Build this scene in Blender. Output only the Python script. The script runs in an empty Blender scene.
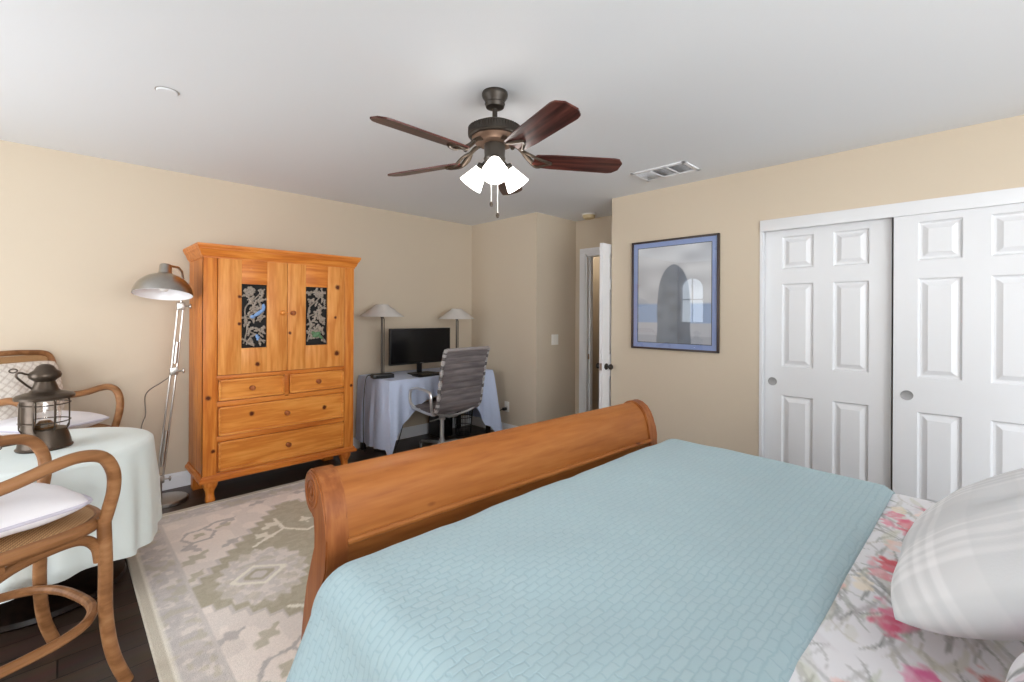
import bpy, bmesh, math, random
import numpy as np
from mathutils import Vector, Matrix
PI = math.pi
SC = bpy.context.scene
COL = SC.collection

# ------------------------------------------------------------------ camera
def make_camera():
    yaw, roll = math.radians(44.82), math.radians(0.3)
    fw = Vector((math.sin(yaw), math.cos(yaw), 0)); rt = Vector((math.cos(yaw), -math.sin(yaw), 0)); up = Vector((0, 0, 1))
    r2 = rt * math.cos(roll) + up * math.sin(roll); u2 = -rt * math.sin(roll) + up * math.cos(roll)
    cd = bpy.data.cameras.new('camera'); cd.sensor_width = 36.0; cd.lens = 455.6 / 1024 * 36
    cd.shift_y = -(341 - 313.87) / 1024; cd.clip_start = 0.02
    co = bpy.data.objects.new('camera', cd); COL.objects.link(co)
    m = Matrix((r2, u2, -fw)).transposed().to_4x4(); m.translation = (0, 0, 1.3565)
    co.matrix_world = m
    SC.camera = co
make_camera()
# ------------------------------------------------------------------ light and exposure
SC.view_settings.view_transform = 'Standard'; SC.view_settings.look = 'None'
SC.view_settings.gamma = 1.0; SC.view_settings.use_curve_mapping = False
SC.view_settings.exposure = 0.33
W = bpy.data.worlds.new('world'); SC.world = W; W.use_nodes = True
W.node_tree.nodes['Background'].inputs[0].default_value = (0.82, 0.91, 1.0, 1)
W.node_tree.nodes['Background'].inputs[1].default_value = 3.5
def area(name, loc, rot, sx, sy, power, color=(1, 1, 1)):
    l = bpy.data.lights.new(name, 'AREA'); l.shape = 'RECTANGLE'; l.size = sx; l.size_y = sy; l.energy = power; l.color = color
    o = bpy.data.objects.new(name, l); COL.objects.link(o); o.location = loc; o.rotation_euler = rot; return o
# fill lights added at two unseen, made-up openings: left sliding window and bed-head window
area('left_daylight_fill', (-1.84, 2.7, 1.15), (0, -PI / 2 - math.radians(30), 0), 1.8, 1.3, 27, (0.99, 0.99, 1.0))
area('back_fill_light', (-0.45, -2.56, 1.35), (PI / 2 + math.radians(4), 0, 0), 4.4, 1.7, 152, (1.0, 0.99, 0.97))
SC.cycles.max_bounces = 10; SC.cycles.diffuse_bounces = 6; SC.cycles.caustics_reflective = False; SC.cycles.caustics_refractive = False

hl = bpy.data.lights.new('hall_fill_light', 'POINT'); hl.energy = 5; hl.shadow_soft_size = .12; hl.color = (1, .93, .82)  # unseen point light added to brighten the dim hall
ho = bpy.data.objects.new('hall_fill_light', hl); COL.objects.link(ho); ho.location = (4.6, 3.7, 2.2)

# ------------------------------------------------------------------ helpers
def lin(c):
    c = c / 255.0
    return c / 12.92 if c <= 0.04045 else ((c + 0.055) / 1.055) ** 2.4
def S(r, g, b): return (lin(r), lin(g), lin(b), 1.0)

class MB:
    """collects shapes into one mesh"""
    def __init__(self): self.bm = bmesh.new()
    def box(self, x0, x1, y0, y1, z0, z1, bev=0.0, seg=2, mat=None):
        t = bmesh.new(); bmesh.ops.create_cube(t, size=1)
        for v in t.verts:
            v.co = Vector(((x0 + x1) / 2 + v.co.x * (x1 - x0), (y0 + y1) / 2 + v.co.y * (y1 - y0), (z0 + z1) / 2 + v.co.z * (z1 - z0)))
        if bev > 0:
            bmesh.ops.bevel(t, geom=list(t.edges), offset=bev, segments=seg, affect='EDGES', profile=0.6)
        return self.add(t, mat)
    def add(self, t, mat=None):
        if mat is not None: bmesh.ops.transform(t, matrix=mat, verts=list(t.verts))
        me = bpy.data.meshes.new('tmp'); t.to_mesh(me); t.free(); self.bm.from_mesh(me); bpy.data.meshes.remove(me); return self
    def faces(self, vs, fs):
        bv = [self.bm.verts.new(v) for v in vs]
        for f in fs:
            try: self.bm.faces.new([bv[i] for i in f])
            except ValueError: pass
        return self
    def tube(self, pts, r, seg=10, closed=False, flat=1.0):
        pts = [Vector(p) for p in pts]; n = len(pts)
        rs = list(r) if hasattr(r, '__len__') else [r] * n
        rings = []; nrm = None
        for i, p in enumerate(pts):
            a = pts[(i - 1) % n] if (closed or i > 0) else p
            b = pts[(i + 1) % n] if (closed or i < n - 1) else p
            t = (b - a).normalized()
            if nrm is None:
                ref = Vector((0, 0, 1)) if abs(t.z) < 0.9 else Vector((1, 0, 0))
                nrm = (ref - t * ref.dot(t)).normalized()
            else:
                nrm = (nrm - t * nrm.dot(t)).normalized()
            bn = t.cross(nrm)
            rings.append([p + (nrm * math.cos(2 * PI * k / seg) + bn * math.sin(2 * PI * k / seg) * flat) * rs[i] for k in range(seg)])
        vs = [q for ring in rings for q in ring]; fs = []
        for i in range(n if closed else n - 1):
            j = (i + 1) % n
            for k in range(seg):
                fs.append((i * seg + k, i * seg + (k + 1) % seg, j * seg + (k + 1) % seg, j * seg + k))
        if not closed:
            fs.append(tuple(range(seg - 1, -1, -1))); fs.append(tuple((n - 1) * seg + k for k in range(seg)))
        return self.faces(vs, fs)
    def lathe(self, prof, seg=24, mat=None, sx=1.0, sy=1.0):
        """prof: list of (r, z), open ended; r=0 ends are closed"""
        mat = mat or Matrix(); vs = []; fs = []; idx = []
        for r, z in prof:
            if r < 1e-6:
                idx.append([len(vs)] * seg); vs.append(mat @ Vector((0, 0, z)))
            else:
                idx.append([len(vs) + k for k in range(seg)])
                vs += [mat @ Vector((r * sx * math.cos(2 * PI * k / seg), r * sy * math.sin(2 * PI * k / seg), z)) for k in range(seg)]
        for i in range(len(prof) - 1):
            a, b = idx[i], idx[i + 1]
            for k in range(seg):
                f = [a[k], a[(k + 1) % seg], b[(k + 1) % seg], b[k]]
                g = []
                for q in f:
                    if q not in g: g.append(q)
                if len(g) > 2: fs.append(tuple(g))
        return self.faces(vs, fs)
    def prism(self, poly, x0, x1, axis='x'):
        """poly of (a, b) extruded along axis"""
        def pt(t, a, b): return {'x': (t, a, b), 'y': (a, t, b), 'z': (a, b, t)}[axis]
        n = len(poly)
        vs = [pt(x0, a, b) for a, b in poly] + [pt(x1, a, b) for a, b in poly]
        fs = [(i, (i + 1) % n, n + (i + 1) % n, n + i) for i in range(n)] + [tuple(range(n - 1, -1, -1)), tuple(range(n, 2 * n))]
        return self.faces(vs, fs)
    def grid(self, fn, nu, nv):
        vs = [fn(i / (nu - 1), j / (nv - 1)) for j in range(nv) for i in range(nu)]
        fs = [(j * nu + i, j * nu + i + 1, (j + 1) * nu + i + 1, (j + 1) * nu + i) for j in range(nv - 1) for i in range(nu - 1)]
        return self.faces(vs, fs)
    def blob(self, c, rx, ry, rz, seg=12, rot=None):
        prof = [(math.sin(PI * k / 8), -math.cos(PI * k / 8)) for k in range(9)]
        prof[0] = (0, -1); prof[-1] = (0, 1)
        m = Matrix.Translation(c) @ (rot or Matrix()).to_4x4() @ Matrix.Diagonal((rx, ry, rz, 1))
        return self.lathe(prof, seg, m)

def obj(name, mb, mat, parent=None, ang=35, fix=True):
    me = bpy.data.meshes.new(name)
    if fix: bmesh.ops.recalc_face_normals(mb.bm, faces=list(mb.bm.faces))
    mb.bm.to_mesh(me); mb.bm.free()
    me.polygons.foreach_set('use_smooth', [True] * len(me.polygons))
    me.set_sharp_from_angle(angle=math.radians(ang))
    me.materials.append(mat)
    o = bpy.data.objects.new(name, me); COL.objects.link(o)
    if parent: o.parent = parent
    return o
def tag(o, label, cat, group=None):
    o['label'] = label; o['category'] = cat; o['kind'] = 'thing'
    if group: o['group'] = group
    return o
def thing(name, label, cat, loc=(0, 0, 0), rz=0.0, group=None):
    o = bpy.data.objects.new(name, None); COL.objects.link(o); o.empty_display_size = 0.05
    o.location = loc; o.rotation_euler = (0, 0, rz)
    return tag(o, label, cat, group)
def struct(name, mb, mat, parent=None, label=None, ang=35):
    o = obj(name, mb, mat, parent, ang)
    if not parent: o['kind'] = 'structure'
    if label: o['label'] = label
    return o
def dup(root, loc, rz, label):
    r = root.copy(); COL.objects.link(r); r.location = loc; r.rotation_euler = (0, 0, rz); r['label'] = label
    for ch in list(root.children):
        c = ch.copy(); COL.objects.link(c); c.parent = r
        for g in list(ch.children):
            d = g.copy(); COL.objects.link(d); d.parent = c
    return r
def vcol(o, cols):
    a = o.data.color_attributes.new('Col', 'FLOAT_COLOR', 'POINT')
    arr = np.ones((len(o.data.vertices), 4), dtype=np.float32); arr[:, :3] = cols
    a.data.foreach_set('color', arr.ravel())
def spline(pts, n=8, closed=False):
    P = [Vector(p) for p in pts]; out = []; m = len(P)
    for i in range(m if closed else m - 1):
        if closed: a, b, c, d = P[(i - 1) % m], P[i], P[(i + 1) % m], P[(i + 2) % m]
        else: a, b, c, d = P[max(i - 1, 0)], P[i], P[i + 1], P[min(i + 2, m - 1)]
        for k in range(n):
            t = k / n
            out.append(0.5 * ((2 * b) + (c - a) * t + (2 * a - 5 * b + 4 * c - d) * t * t + (3 * b - a - 3 * c + d) * t ** 3))
    if not closed: out.append(P[-1])
    return out

# value noise in numpy for woven / printed patterns and cloth undulation
_rng = np.random.RandomState(7); _T = _rng.rand(256, 256)
def vnoise(x, y):
    x = np.asarray(x, float); y = np.asarray(y, float)
    xi = np.floor(x).astype(int); yi = np.floor(y).astype(int); fx = x - xi; fy = y - yi
    fx = fx * fx * (3 - 2 * fx); fy = fy * fy * (3 - 2 * fy)
    g = lambda a, b: _T[a % 256, b % 256]
    return (g(xi, yi) * (1 - fx) + g(xi + 1, yi) * fx) * (1 - fy) + (g(xi, yi + 1) * (1 - fx) + g(xi + 1, yi + 1) * fx) * fy
def sm(a, b, x):
    t = np.clip((x - a) / (b - a), 0, 1); return t * t * (3 - 2 * t)

# ------------------------------------------------------------------ materials
def newmat(name):
    m = bpy.data.materials.new(name); m.use_nodes = True
    return m, m.node_tree, m.node_tree.nodes['Principled BSDF']
def mat(name, col, rough=0.5, metal=0.0, var=0.0, vscale=8.0, bump=0.0, bscale=60.0, spec=0.5, coat=0.0, sheen=0.0):
    m, nt, b = newmat(name); N = nt.nodes; L = nt.links
    b.inputs['Base Color'].default_value = col; b.inputs['Roughness'].default_value = rough; b.inputs['Metallic'].default_value = metal
    b.inputs['Specular IOR Level'].default_value = spec; b.inputs['Coat Weight'].default_value = coat; b.inputs['Sheen Weight'].default_value = sheen
    tc = N.new('ShaderNodeTexCoord')
    if var > 0:
        n = N.new('ShaderNodeTexNoise'); n.inputs['Scale'].default_value = vscale; n.inputs['Detail'].default_value = 4
        L.new(tc.outputs['Object'], n.inputs['Vector'])
        mx = N.new('ShaderNodeMix'); mx.data_type = 'RGBA'
        mx.inputs['A'].default_value = tuple(c * (1 - var) for c in col[:3]) + (1,); mx.inputs['B'].default_value = tuple(min(1, c * (1 + var)) for c in col[:3]) + (1,)
        L.new(n.outputs['Fac'], mx.inputs['Factor']); L.new(mx.outputs['Result'], b.inputs['Base Color'])
    if bump > 0:
        n2 = N.new('ShaderNodeTexNoise'); n2.inputs['Scale'].default_value = bscale; n2.inputs['Detail'].default_value = 3
        L.new(tc.outputs['Object'], n2.inputs['Vector'])
        bp = N.new('ShaderNodeBump'); bp.inputs['Strength'].default_value = bump; bp.inputs['Distance'].default_value = 0.01
        L.new(n2.outputs['Fac'], bp.inputs['Height']); L.new(bp.outputs['Normal'], b.inputs['Normal'])
    return m
def wood(name, dark, mid, light, axis='z', rough=0.4, knots=True, scale=1.0, coat=0.0, knotcol=S(84, 36, 14), bands=1.0, kr=(0.06, 0.13), kt=0.40, pts=()):
    m, nt, b = newmat(name); N = nt.nodes; L = nt.links
    tc = N.new('ShaderNodeTexCoord'); mp = N.new('ShaderNodeMapping')
    st = {'x': (0.10, 1, 1), 'y': (1, 0.10, 1), 'z': (1, 1, 0.10)}[axis]
    mp.inputs['Scale'].default_value = tuple(s * scale for s in st); L.new(tc.outputs['Object'], mp.inputs['Vector'])
    n = N.new('ShaderNodeTexNoise'); n.inputs['Scale'].default_value = 5; n.inputs['Detail'].default_value = 3; n.inputs['Distortion'].default_value = 0.3
    L.new(mp.outputs['Vector'], n.inputs['Vector'])
    mu = N.new('ShaderNodeMath'); mu.operation = 'MULTIPLY'; mu.inputs[1].default_value = 7.0 * bands; L.new(n.outputs['Fac'], mu.inputs[0])
    sn = N.new('ShaderNodeMath'); sn.operation = 'PINGPONG'; sn.inputs[1].default_value = 0.5; L.new(mu.outputs[0], sn.inputs[0])
    f = N.new('ShaderNodeTexNoise'); f.inputs['Scale'].default_value = 70; f.inputs['Detail'].default_value = 2; L.new(mp.outputs['Vector'], f.inputs['Vector'])
    ad = N.new('ShaderNodeMath'); ad.operation = 'ADD'; L.new(sn.outputs[0], ad.inputs[0]); L.new(f.outputs['Fac'], ad.inputs[1])
    rp = N.new('ShaderNodeValToRGB'); rp.color_ramp.elements[0].position = 0.3; rp.color_ramp.elements[1].position = 1.05
    rp.color_ramp.elements[0].color = light; rp.color_ramp.elements[1].color = dark
    e = rp.color_ramp.elements.new(0.68); e.color = mid
    L.new(ad.outputs[0], rp.inputs['Fac'])
    last = rp.outputs['Color']
    if knots:
        mp2 = N.new('ShaderNodeMapping'); k2 = {'x': (0.45, 1, 1), 'y': (1, 0.45, 1), 'z': (1, 1, 0.55)}[axis]; mp2.inputs['Scale'].default_value = k2
        L.new(tc.outputs['Object'], mp2.inputs['Vector'])
        vo = N.new('ShaderNodeTexVoronoi'); vo.inputs['Scale'].default_value = 5.0; L.new(mp2.outputs['Vector'], vo.inputs['Vector'])
        se = N.new('ShaderNodeSeparateColor'); L.new(vo.outputs['Color'], se.inputs[0])
        gt = N.new('ShaderNodeMath'); gt.operation = 'GREATER_THAN'; gt.inputs[1].default_value = kt; L.new(se.outputs[0], gt.inputs[0])
        mr = N.new('ShaderNodeMapRange'); mr.inputs['From Min'].default_value = kr[0]; mr.inputs['From Max'].default_value = kr[1]
        mr.inputs['To Min'].default_value = 1; mr.inputs['To Max'].default_value = 0; L.new(vo.outputs['Distance'], mr.inputs['Value'])
        ml = N.new('ShaderNodeMath'); ml.operation = 'MULTIPLY'; L.new(mr.outputs[0], ml.inputs[0]); L.new(gt.outputs[0], ml.inputs[1])
        mx = N.new('ShaderNodeMix'); mx.data_type = 'RGBA'; mx.inputs['B'].default_value = knotcol
        L.new(ml.outputs[0], mx.inputs['Factor']); L.new(last, mx.inputs['A']); last = mx.outputs['Result']
    if pts:
        sx = N.new('ShaderNodeSeparateXYZ'); L.new(tc.outputs['Object'], sx.inputs[0])
        cx = N.new('ShaderNodeCombineXYZ'); L.new(sx.outputs['X'], cx.inputs['X']); L.new(sx.outputs['Z'], cx.inputs['Z'])
        nz = N.new('ShaderNodeTexNoise'); nz.inputs['Scale'].default_value = 40; L.new(tc.outputs['Object'], nz.inputs['Vector'])
        wv = N.new('ShaderNodeVectorMath'); wv.operation = 'MULTIPLY_ADD'; wv.inputs[1].default_value = (.012, 0, .012); L.new(nz.outputs['Color'], wv.inputs[0]); L.new(cx.outputs[0], wv.inputs[2])
        acc = None
        for kx, kz, kk in pts:
            dn = N.new('ShaderNodeVectorMath'); dn.operation = 'DISTANCE'; dn.inputs[1].default_value = (kx + .006, 0, kz + .006); L.new(wv.outputs[0], dn.inputs[0])
            mr2 = N.new('ShaderNodeMapRange'); mr2.inputs['From Min'].default_value = .010 * kk; mr2.inputs['From Max'].default_value = .022 * kk
            mr2.inputs['To Min'].default_value = 1; mr2.inputs['To Max'].default_value = 0; L.new(dn.outputs['Value'], mr2.inputs['Value'])
            if acc is None: acc = mr2.outputs[0]
            else:
                mxm = N.new('ShaderNodeMath'); mxm.operation = 'MAXIMUM'; L.new(acc, mxm.inputs[0]); L.new(mr2.outputs[0], mxm.inputs[1]); acc = mxm.outputs[0]
        mk = N.new('ShaderNodeMix'); mk.data_type = 'RGBA'; mk.inputs['B'].default_value = knotcol
        L.new(acc, mk.inputs['Factor']); L.new(last, mk.inputs['A']); last = mk.outputs['Result']
    L.new(last, b.inputs['Base Color']); b.inputs['Roughness'].default_value = rough; b.inputs['Specular IOR Level'].default_value = 0.22; b.inputs['Coat Weight'].default_value = coat; b.inputs['Coat Roughness'].default_value = 0.25
    bp = N.new('ShaderNodeBump'); bp.inputs['Strength'].default_value = 0.08; bp.inputs['Distance'].default_value = 0.004
    L.new(ad.outputs[0], bp.inputs['Height']); L.new(bp.outputs['Normal'], b.inputs['Normal'])
    return m
def colmat(name, rough=0.9, bump=0.0, bscale=200.0, sheen=0.0, spec=0.3, var=0.0, vscale=60):
    m, nt, b = newmat(name); N = nt.nodes; L = nt.links
    at = N.new('ShaderNodeAttribute'); at.attribute_name = 'Col'
    b.inputs['Roughness'].default_value = rough; b.inputs['Sheen Weight'].default_value = sheen; b.inputs['Specular IOR Level'].default_value = spec
    last = at.outputs['Color']; tc = N.new('ShaderNodeTexCoord')
    n = N.new('ShaderNodeTexNoise'); n.inputs['Scale'].default_value = bscale; n.inputs['Detail'].default_value = 2; L.new(tc.outputs['Object'], n.inputs['Vector'])
    if var > 0:
        n3 = N.new('ShaderNodeTexNoise'); n3.inputs['Scale'].default_value = vscale; n3.inputs['Detail'].default_value = 3; L.new(tc.outputs['Object'], n3.inputs['Vector'])
        mr = N.new('ShaderNodeMapRange'); mr.inputs['To Min'].default_value = 1 - var; mr.inputs['To Max'].default_value = 1 + var; mr.inputs['From Min'].default_value = .25; mr.inputs['From Max'].default_value = .75
        L.new(n3.outputs['Fac'], mr.inputs['Value'])
        vm = N.new('ShaderNodeVectorMath'); vm.operation = 'SCALE'; L.new(last, vm.inputs[0]); L.new(mr.outputs[0], vm.inputs['Scale']); last = vm.outputs[0]
    L.new(last, b.inputs['Base Color'])
    if bump > 0:
        bp = N.new('ShaderNodeBump'); bp.inputs['Strength'].default_value = bump; bp.inputs['Distance'].default_value = 0.006
        L.new(n.outputs['Fac'], bp.inputs['Height']); L.new(bp.outputs['Normal'], b.inputs['Normal'])
    return m
def glassmat(name, col=(1, 1, 1, 1), rough=0.0, alpha=0.15):
    m, nt, b = newmat(name); N = nt.nodes; L = nt.links
    g = N.new('ShaderNodeBsdfGlossy'); g.inputs['Roughness'].default_value = rough
    t = N.new('ShaderNodeBsdfTransparent'); t.inputs['Color'].default_value = col
    lw = N.new('ShaderNodeLayerWeight'); lw.inputs['Blend'].default_value = 0.5
    pw_ = N.new('ShaderNodeMath'); pw_.operation = 'POWER'; pw_.inputs[1].default_value = 4.0; L.new(lw.outputs['Facing'], pw_.inputs[0])
    mu = N.new('ShaderNodeMath'); mu.operation = 'MULTIPLY_ADD'; mu.inputs[1].default_value = 0.6; mu.inputs[2].default_value = alpha; mu.use_clamp = True
    L.new(pw_.outputs[0], mu.inputs[0])
    ms = N.new('ShaderNodeMixShader'); L.new(mu.outputs[0], ms.inputs[0]); L.new(t.outputs[0], ms.inputs[1]); L.new(g.outputs[0], ms.inputs[2])
    L.new(ms.outputs[0], N['Material Output'].inputs['Surface']); return m

M = {}
M['wall'] = mat('tan_wall_paint', S(202, 188, 168), 0.85, var=0.02, vscale=2, bump=0.05, bscale=120, spec=0.3)
M['ceiling'] = mat('white_ceiling_paint', S(228, 230, 232), 0.9, bump=0.05, bscale=150, spec=0.2)
M['white'] = mat('white_trim_paint', S(232, 233, 236), 0.38, var=0.01, spec=0.5)
M['closet'] = mat('white_door_paint', S(218, 219, 221), 0.45, bump=0.02, bscale=90)
M['dark'] = mat('dark_void', S(16, 15, 15), 0.8, var=0.1)
KNOTS = [(0.032, 0.751, 1), (0.308, 0.601, 1), (0.851, 0.573, 1), (0.955, 1.573, 1.2), (0.951, 1.016, 1.3), (0.222, 1.472, 0.7), (0.223, 1.274, 0.7), (0.345, 0.969, 1), (0.574, 1.197, 0.7), (0.063, 0.37, 0.8), (1.084, 0.729, 0.8), (0.939, 1.317, 0.7)]      # dark knots in the armoire's boards (x, z, size)
M['pine_z'] = wood('honey_pine_upright', S(186, 104, 38), S(204, 124, 50), S(218, 143, 66), 'z', 0.38, coat=0.04, knots=False, pts=KNOTS)
M['pine_x'] = wood('honey_pine_level', S(186, 104, 40), S(204, 122, 50), S(216, 140, 64), 'x', 0.38, coat=0.04)
M['pine_door'] = wood('pale_pine_door', S(196, 121, 54), S(211, 140, 70), S(222, 156, 86), 'z', 0.38, coat=0.04, knots=False, pts=KNOTS)
M['pine_knob'] = wood('turned_pine_knob', S(120, 62, 30), S(150, 84, 44), S(170, 100, 56), 'z', 0.35, knots=False)
M['pine_y'] = wood('honey_pine_deep', S(182, 100, 38), S(200, 118, 46), S(214, 138, 64), 'y', 0.38, coat=0.04)
M['pine_light'] = wood('pale_pine_drawer', S(200, 120, 48), S(216, 140, 62), S(226, 156, 78), 'x', 0.38, coat=0.04, knots=False, pts=KNOTS)
M['bed_x'] = wood('worn_bed_pine_level', S(144, 84, 38), S(158, 96, 46), S(170, 109, 56), 'x', 0.42, coat=0.03, scale=0.8, kr=(.02, .07), kt=.35, bands=.6)
M['bed_z'] = wood('worn_bed_pine_upright', S(132, 74, 36), S(146, 86, 44), S(162, 102, 56), 'z', 0.42, coat=0.03)
M['rattan'] = wood('bent_rattan', S(124, 84, 52), S(146, 102, 66), S(164, 120, 82), 'x', 0.42, knots=False, scale=0.7)
M['blade'] = wood('dark_cherry_blade', S(50, 24, 20), S(80, 42, 36), S(100, 56, 47), 'x', 0.35, knots=False, coat=0.15)
M['bronze'] = mat('dark_bronze', S(62, 56, 50), 0.45, 0.6, var=0.15, vscale=20)
M['iron'] = mat('aged_iron', S(78, 67, 57), 0.36, 0.7, var=0.3, vscale=25, bump=0.1, bscale=80)
M['nickel'] = mat('brushed_nickel', S(176, 172, 166), 0.30, 1.0, var=0.12, vscale=30)
M['pull'] = mat('grey_pull_metal', S(158, 158, 158), 0.5, 0.5, var=.1, vscale=40)
M['chrome'] = mat('polished_aluminium', S(205, 205, 206), 0.32, 0.75, var=0.04)
M['brass'] = mat('old_brass', S(150, 110, 66), 0.4, 0.7, var=0.2, vscale=30)
M['blackpl'] = mat('black_plastic', S(20, 20, 22), 0.4, var=0.05)
M['screen'] = mat('dark_screen', S(9, 9, 11), 0.2, var=0.02)
M['ivorypl'] = mat('ivory_plastic', S(236, 234, 228), 0.4, var=0.01)
M['yellowpl'] = mat('yellowed_plastic', S(200, 180, 140), 0.5, var=0.05)
M['shade_fab'] = mat('grey_lampshade_fabric', S(200, 196, 192), 0.9, var=0.05, vscale=80, bump=0.1, bscale=300)
M['pewter'] = mat('dark_pewter', S(92, 86, 80), 0.35, 0.8, var=0.15, vscale=30)
M['blue_cloth'] = mat('pale_blue_tablecloth', S(188, 200, 226), 0.9, var=0.04, vscale=30, bump=0.15, bscale=90, sheen=0.1)
M['mint_cloth'] = mat('pale_mint_tablecloth', S(222, 231, 229), 0.85, var=0.02, vscale=10, bump=0.06, bscale=300, sheen=0.1)
M['white_fab'] = mat('white_cotton', S(228, 226, 230), 0.9, var=0.02, vscale=20, bump=0.08, bscale=300)
M['pipe_fab'] = mat('grey_piping', S(196, 192, 206), 0.9, var=0.02)
M['table_wood'] = wood('black_brown_wood', S(14, 9, 7), S(26, 17, 13), S(36, 24, 18), 'z', 0.4, knots=False)

def emit(name, col, strength):
    m, nt, b = newmat(name); b.inputs['Base Color'].default_value = (0.9, 0.9, 0.88, 1); b.inputs['Roughness'].default_value = 0.4
    b.inputs['Emission Color'].default_value = col; b.inputs['Emission Strength'].default_value = strength
    n = nt.nodes.new('ShaderNodeTexNoise'); n.inputs['Scale'].default_value = 6
    return m
M['lampglass'] = emit('lit_frosted_glass', (1.0, 0.95, 0.89, 1), 7.0)
M['bulb'] = emit('lit_bulb', (1.0, 0.95, 0.88, 1), 110.0)

def floor_mat():
    m, nt, b = newmat('dark_plank_floor'); N = nt.nodes; L = nt.links
    tc = N.new('ShaderNodeTexCoord')
    br = N.new('ShaderNodeTexBrick'); br.inputs['Scale'].default_value = 1.0; br.inputs['Brick Width'].default_value = 1.2; br.inputs['Row Height'].default_value = 0.125
    br.inputs['Mortar Size'].default_value = 0.003; br.offset = 0.37
    br.inputs['Color1'].default_value = S(66, 50, 43); br.inputs['Color2'].default_value = S(82, 64, 55); br.inputs['Mortar'].default_value = S(18, 12, 10)
    L.new(tc.outputs['Object'], br.inputs['Vector'])
    mp = N.new('ShaderNodeMapping'); mp.inputs['Scale'].default_value = (0.12, 1, 1); L.new(tc.outputs['Object'], mp.inputs['Vector'])
    n = N.new('ShaderNodeTexNoise'); n.inputs['Scale'].default_value = 26; n.inputs['Detail'].default_value = 5; L.new(mp.outputs['Vector'], n.inputs['Vector'])
    mx = N.new('ShaderNodeMix'); mx.data_type = 'RGBA'; mx.blend_type = 'MULTIPLY'; mx.inputs['Factor'].default_value = 0.6
    L.new(br.outputs['Color'], mx.inputs['A']); L.new(n.outputs['Color'], mx.inputs['B']); L.new(mx.outputs['Result'], b.inputs['Base Color'])
    b.inputs['Roughness'].default_value = 0.38; b.inputs['Specular IOR Level'].default_value = 0.35
    bp = N.new('ShaderNodeBump'); bp.inputs['Strength'].default_value = 0.3; bp.inputs['Distance'].default_value = 0.003
    L.new(br.outputs['Fac'], bp.inputs['Height']); bp.invert = True; L.new(bp.outputs['Normal'], b.inputs['Normal'])
    return m
M['floor'] = floor_mat()
def coverlet_mat():
    m, nt, b = newmat('aqua_waffle_cotton'); N = nt.nodes; L = nt.links
    uv = N.new('ShaderNodeUVMap'); uv.uv_map = 'UVMap'
    br = N.new('ShaderNodeTexBrick'); br.inputs['Scale'].default_value = 1.0; br.inputs['Brick Width'].default_value = 0.042; br.inputs['Row Height'].default_value = 0.022
    br.inputs['Mortar Size'].default_value = 0.004; br.inputs['Mortar Smooth'].default_value = 1.0; br.offset = 0.5
    br.inputs['Color1'].default_value = S(163, 188, 196); br.inputs['Color2'].default_value = S(167, 190, 197); br.inputs['Mortar'].default_value = S(156, 181, 190)
    nz = N.new('ShaderNodeTexNoise'); nz.inputs['Scale'].default_value = 30; L.new(uv.outputs[0], nz.inputs['Vector'])
    vm = N.new('ShaderNodeVectorMath'); vm.operation = 'MULTIPLY_ADD'; vm.inputs[1].default_value = (0.022, 0.018, 0); L.new(nz.outputs['Color'], vm.inputs[0]); L.new(uv.outputs[0], vm.inputs[2])
    L.new(vm.outputs[0], br.inputs['Vector']); L.new(br.outputs['Color'], b.inputs['Base Color'])
    b.inputs['Roughness'].default_value = 0.95; b.inputs['Specular IOR Level'].default_value = 0.2; b.inputs['Sheen Weight'].default_value = 0.15
    bp = N.new('ShaderNodeBump'); bp.inputs['Strength'].default_value = 0.35; bp.inputs['Distance'].default_value = 0.002; bp.invert = True
    L.new(br.outputs['Fac'], bp.inputs['Height']); L.new(bp.outputs['Normal'], b.inputs['Normal'])
    return m
M['coverlet'] = coverlet_mat()
def cane_mat():
    m, nt, b = newmat('woven_cane'); N = nt.nodes; L = nt.links
    tc = N.new('ShaderNodeTexCoord'); ch = N.new('ShaderNodeTexChecker'); ch.inputs['Scale'].default_value = 130
    ch.inputs['Color1'].default_value = S(206, 168, 120); ch.inputs['Color2'].default_value = S(140, 98, 60); L.new(tc.outputs['Object'], ch.inputs['Vector'])
    L.new(ch.outputs['Color'], b.inputs['Base Color']); b.inputs['Roughness'].default_value = 0.6
    bp = N.new('ShaderNodeBump'); bp.inputs['Strength'].default_value = 0.4; bp.inputs['Distance'].default_value = 0.002; L.new(ch.outputs['Fac'], bp.inputs['Height']); L.new(bp.outputs['Normal'], b.inputs['Normal'])
    return m
M['cane'] = cane_mat()
def rib_mat(name, c1, c2, scale):
    m, nt, b = newmat(name); N = nt.nodes; L = nt.links
    tc = N.new('ShaderNodeTexCoord'); wv = N.new('ShaderNodeTexNoise'); wv.inputs['Scale'].default_value = scale; wv.inputs['Detail'].default_value = 4
    mp = N.new('ShaderNodeMapping'); mp.inputs['Scale'].default_value = (0.3, 1, 2); L.new(tc.outputs['Object'], mp.inputs['Vector']); L.new(mp.outputs[0], wv.inputs['Vector'])
    rp = N.new('ShaderNodeValToRGB'); rp.color_ramp.elements[0].color = c1; rp.color_ramp.elements[1].color = c2; rp.color_ramp.elements[0].position = 0.35; rp.color_ramp.elements[1].position = 0.65
    L.new(wv.outputs['Fac'], rp.inputs['Fac']); L.new(rp.outputs['Color'], b.inputs['Base Color']); b.inputs['Roughness'].default_value = 0.75
    return m
M['rib'] = rib_mat('ribbed_grey_upholstery', S(94, 88, 90), S(130, 122, 122), 14)

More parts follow.
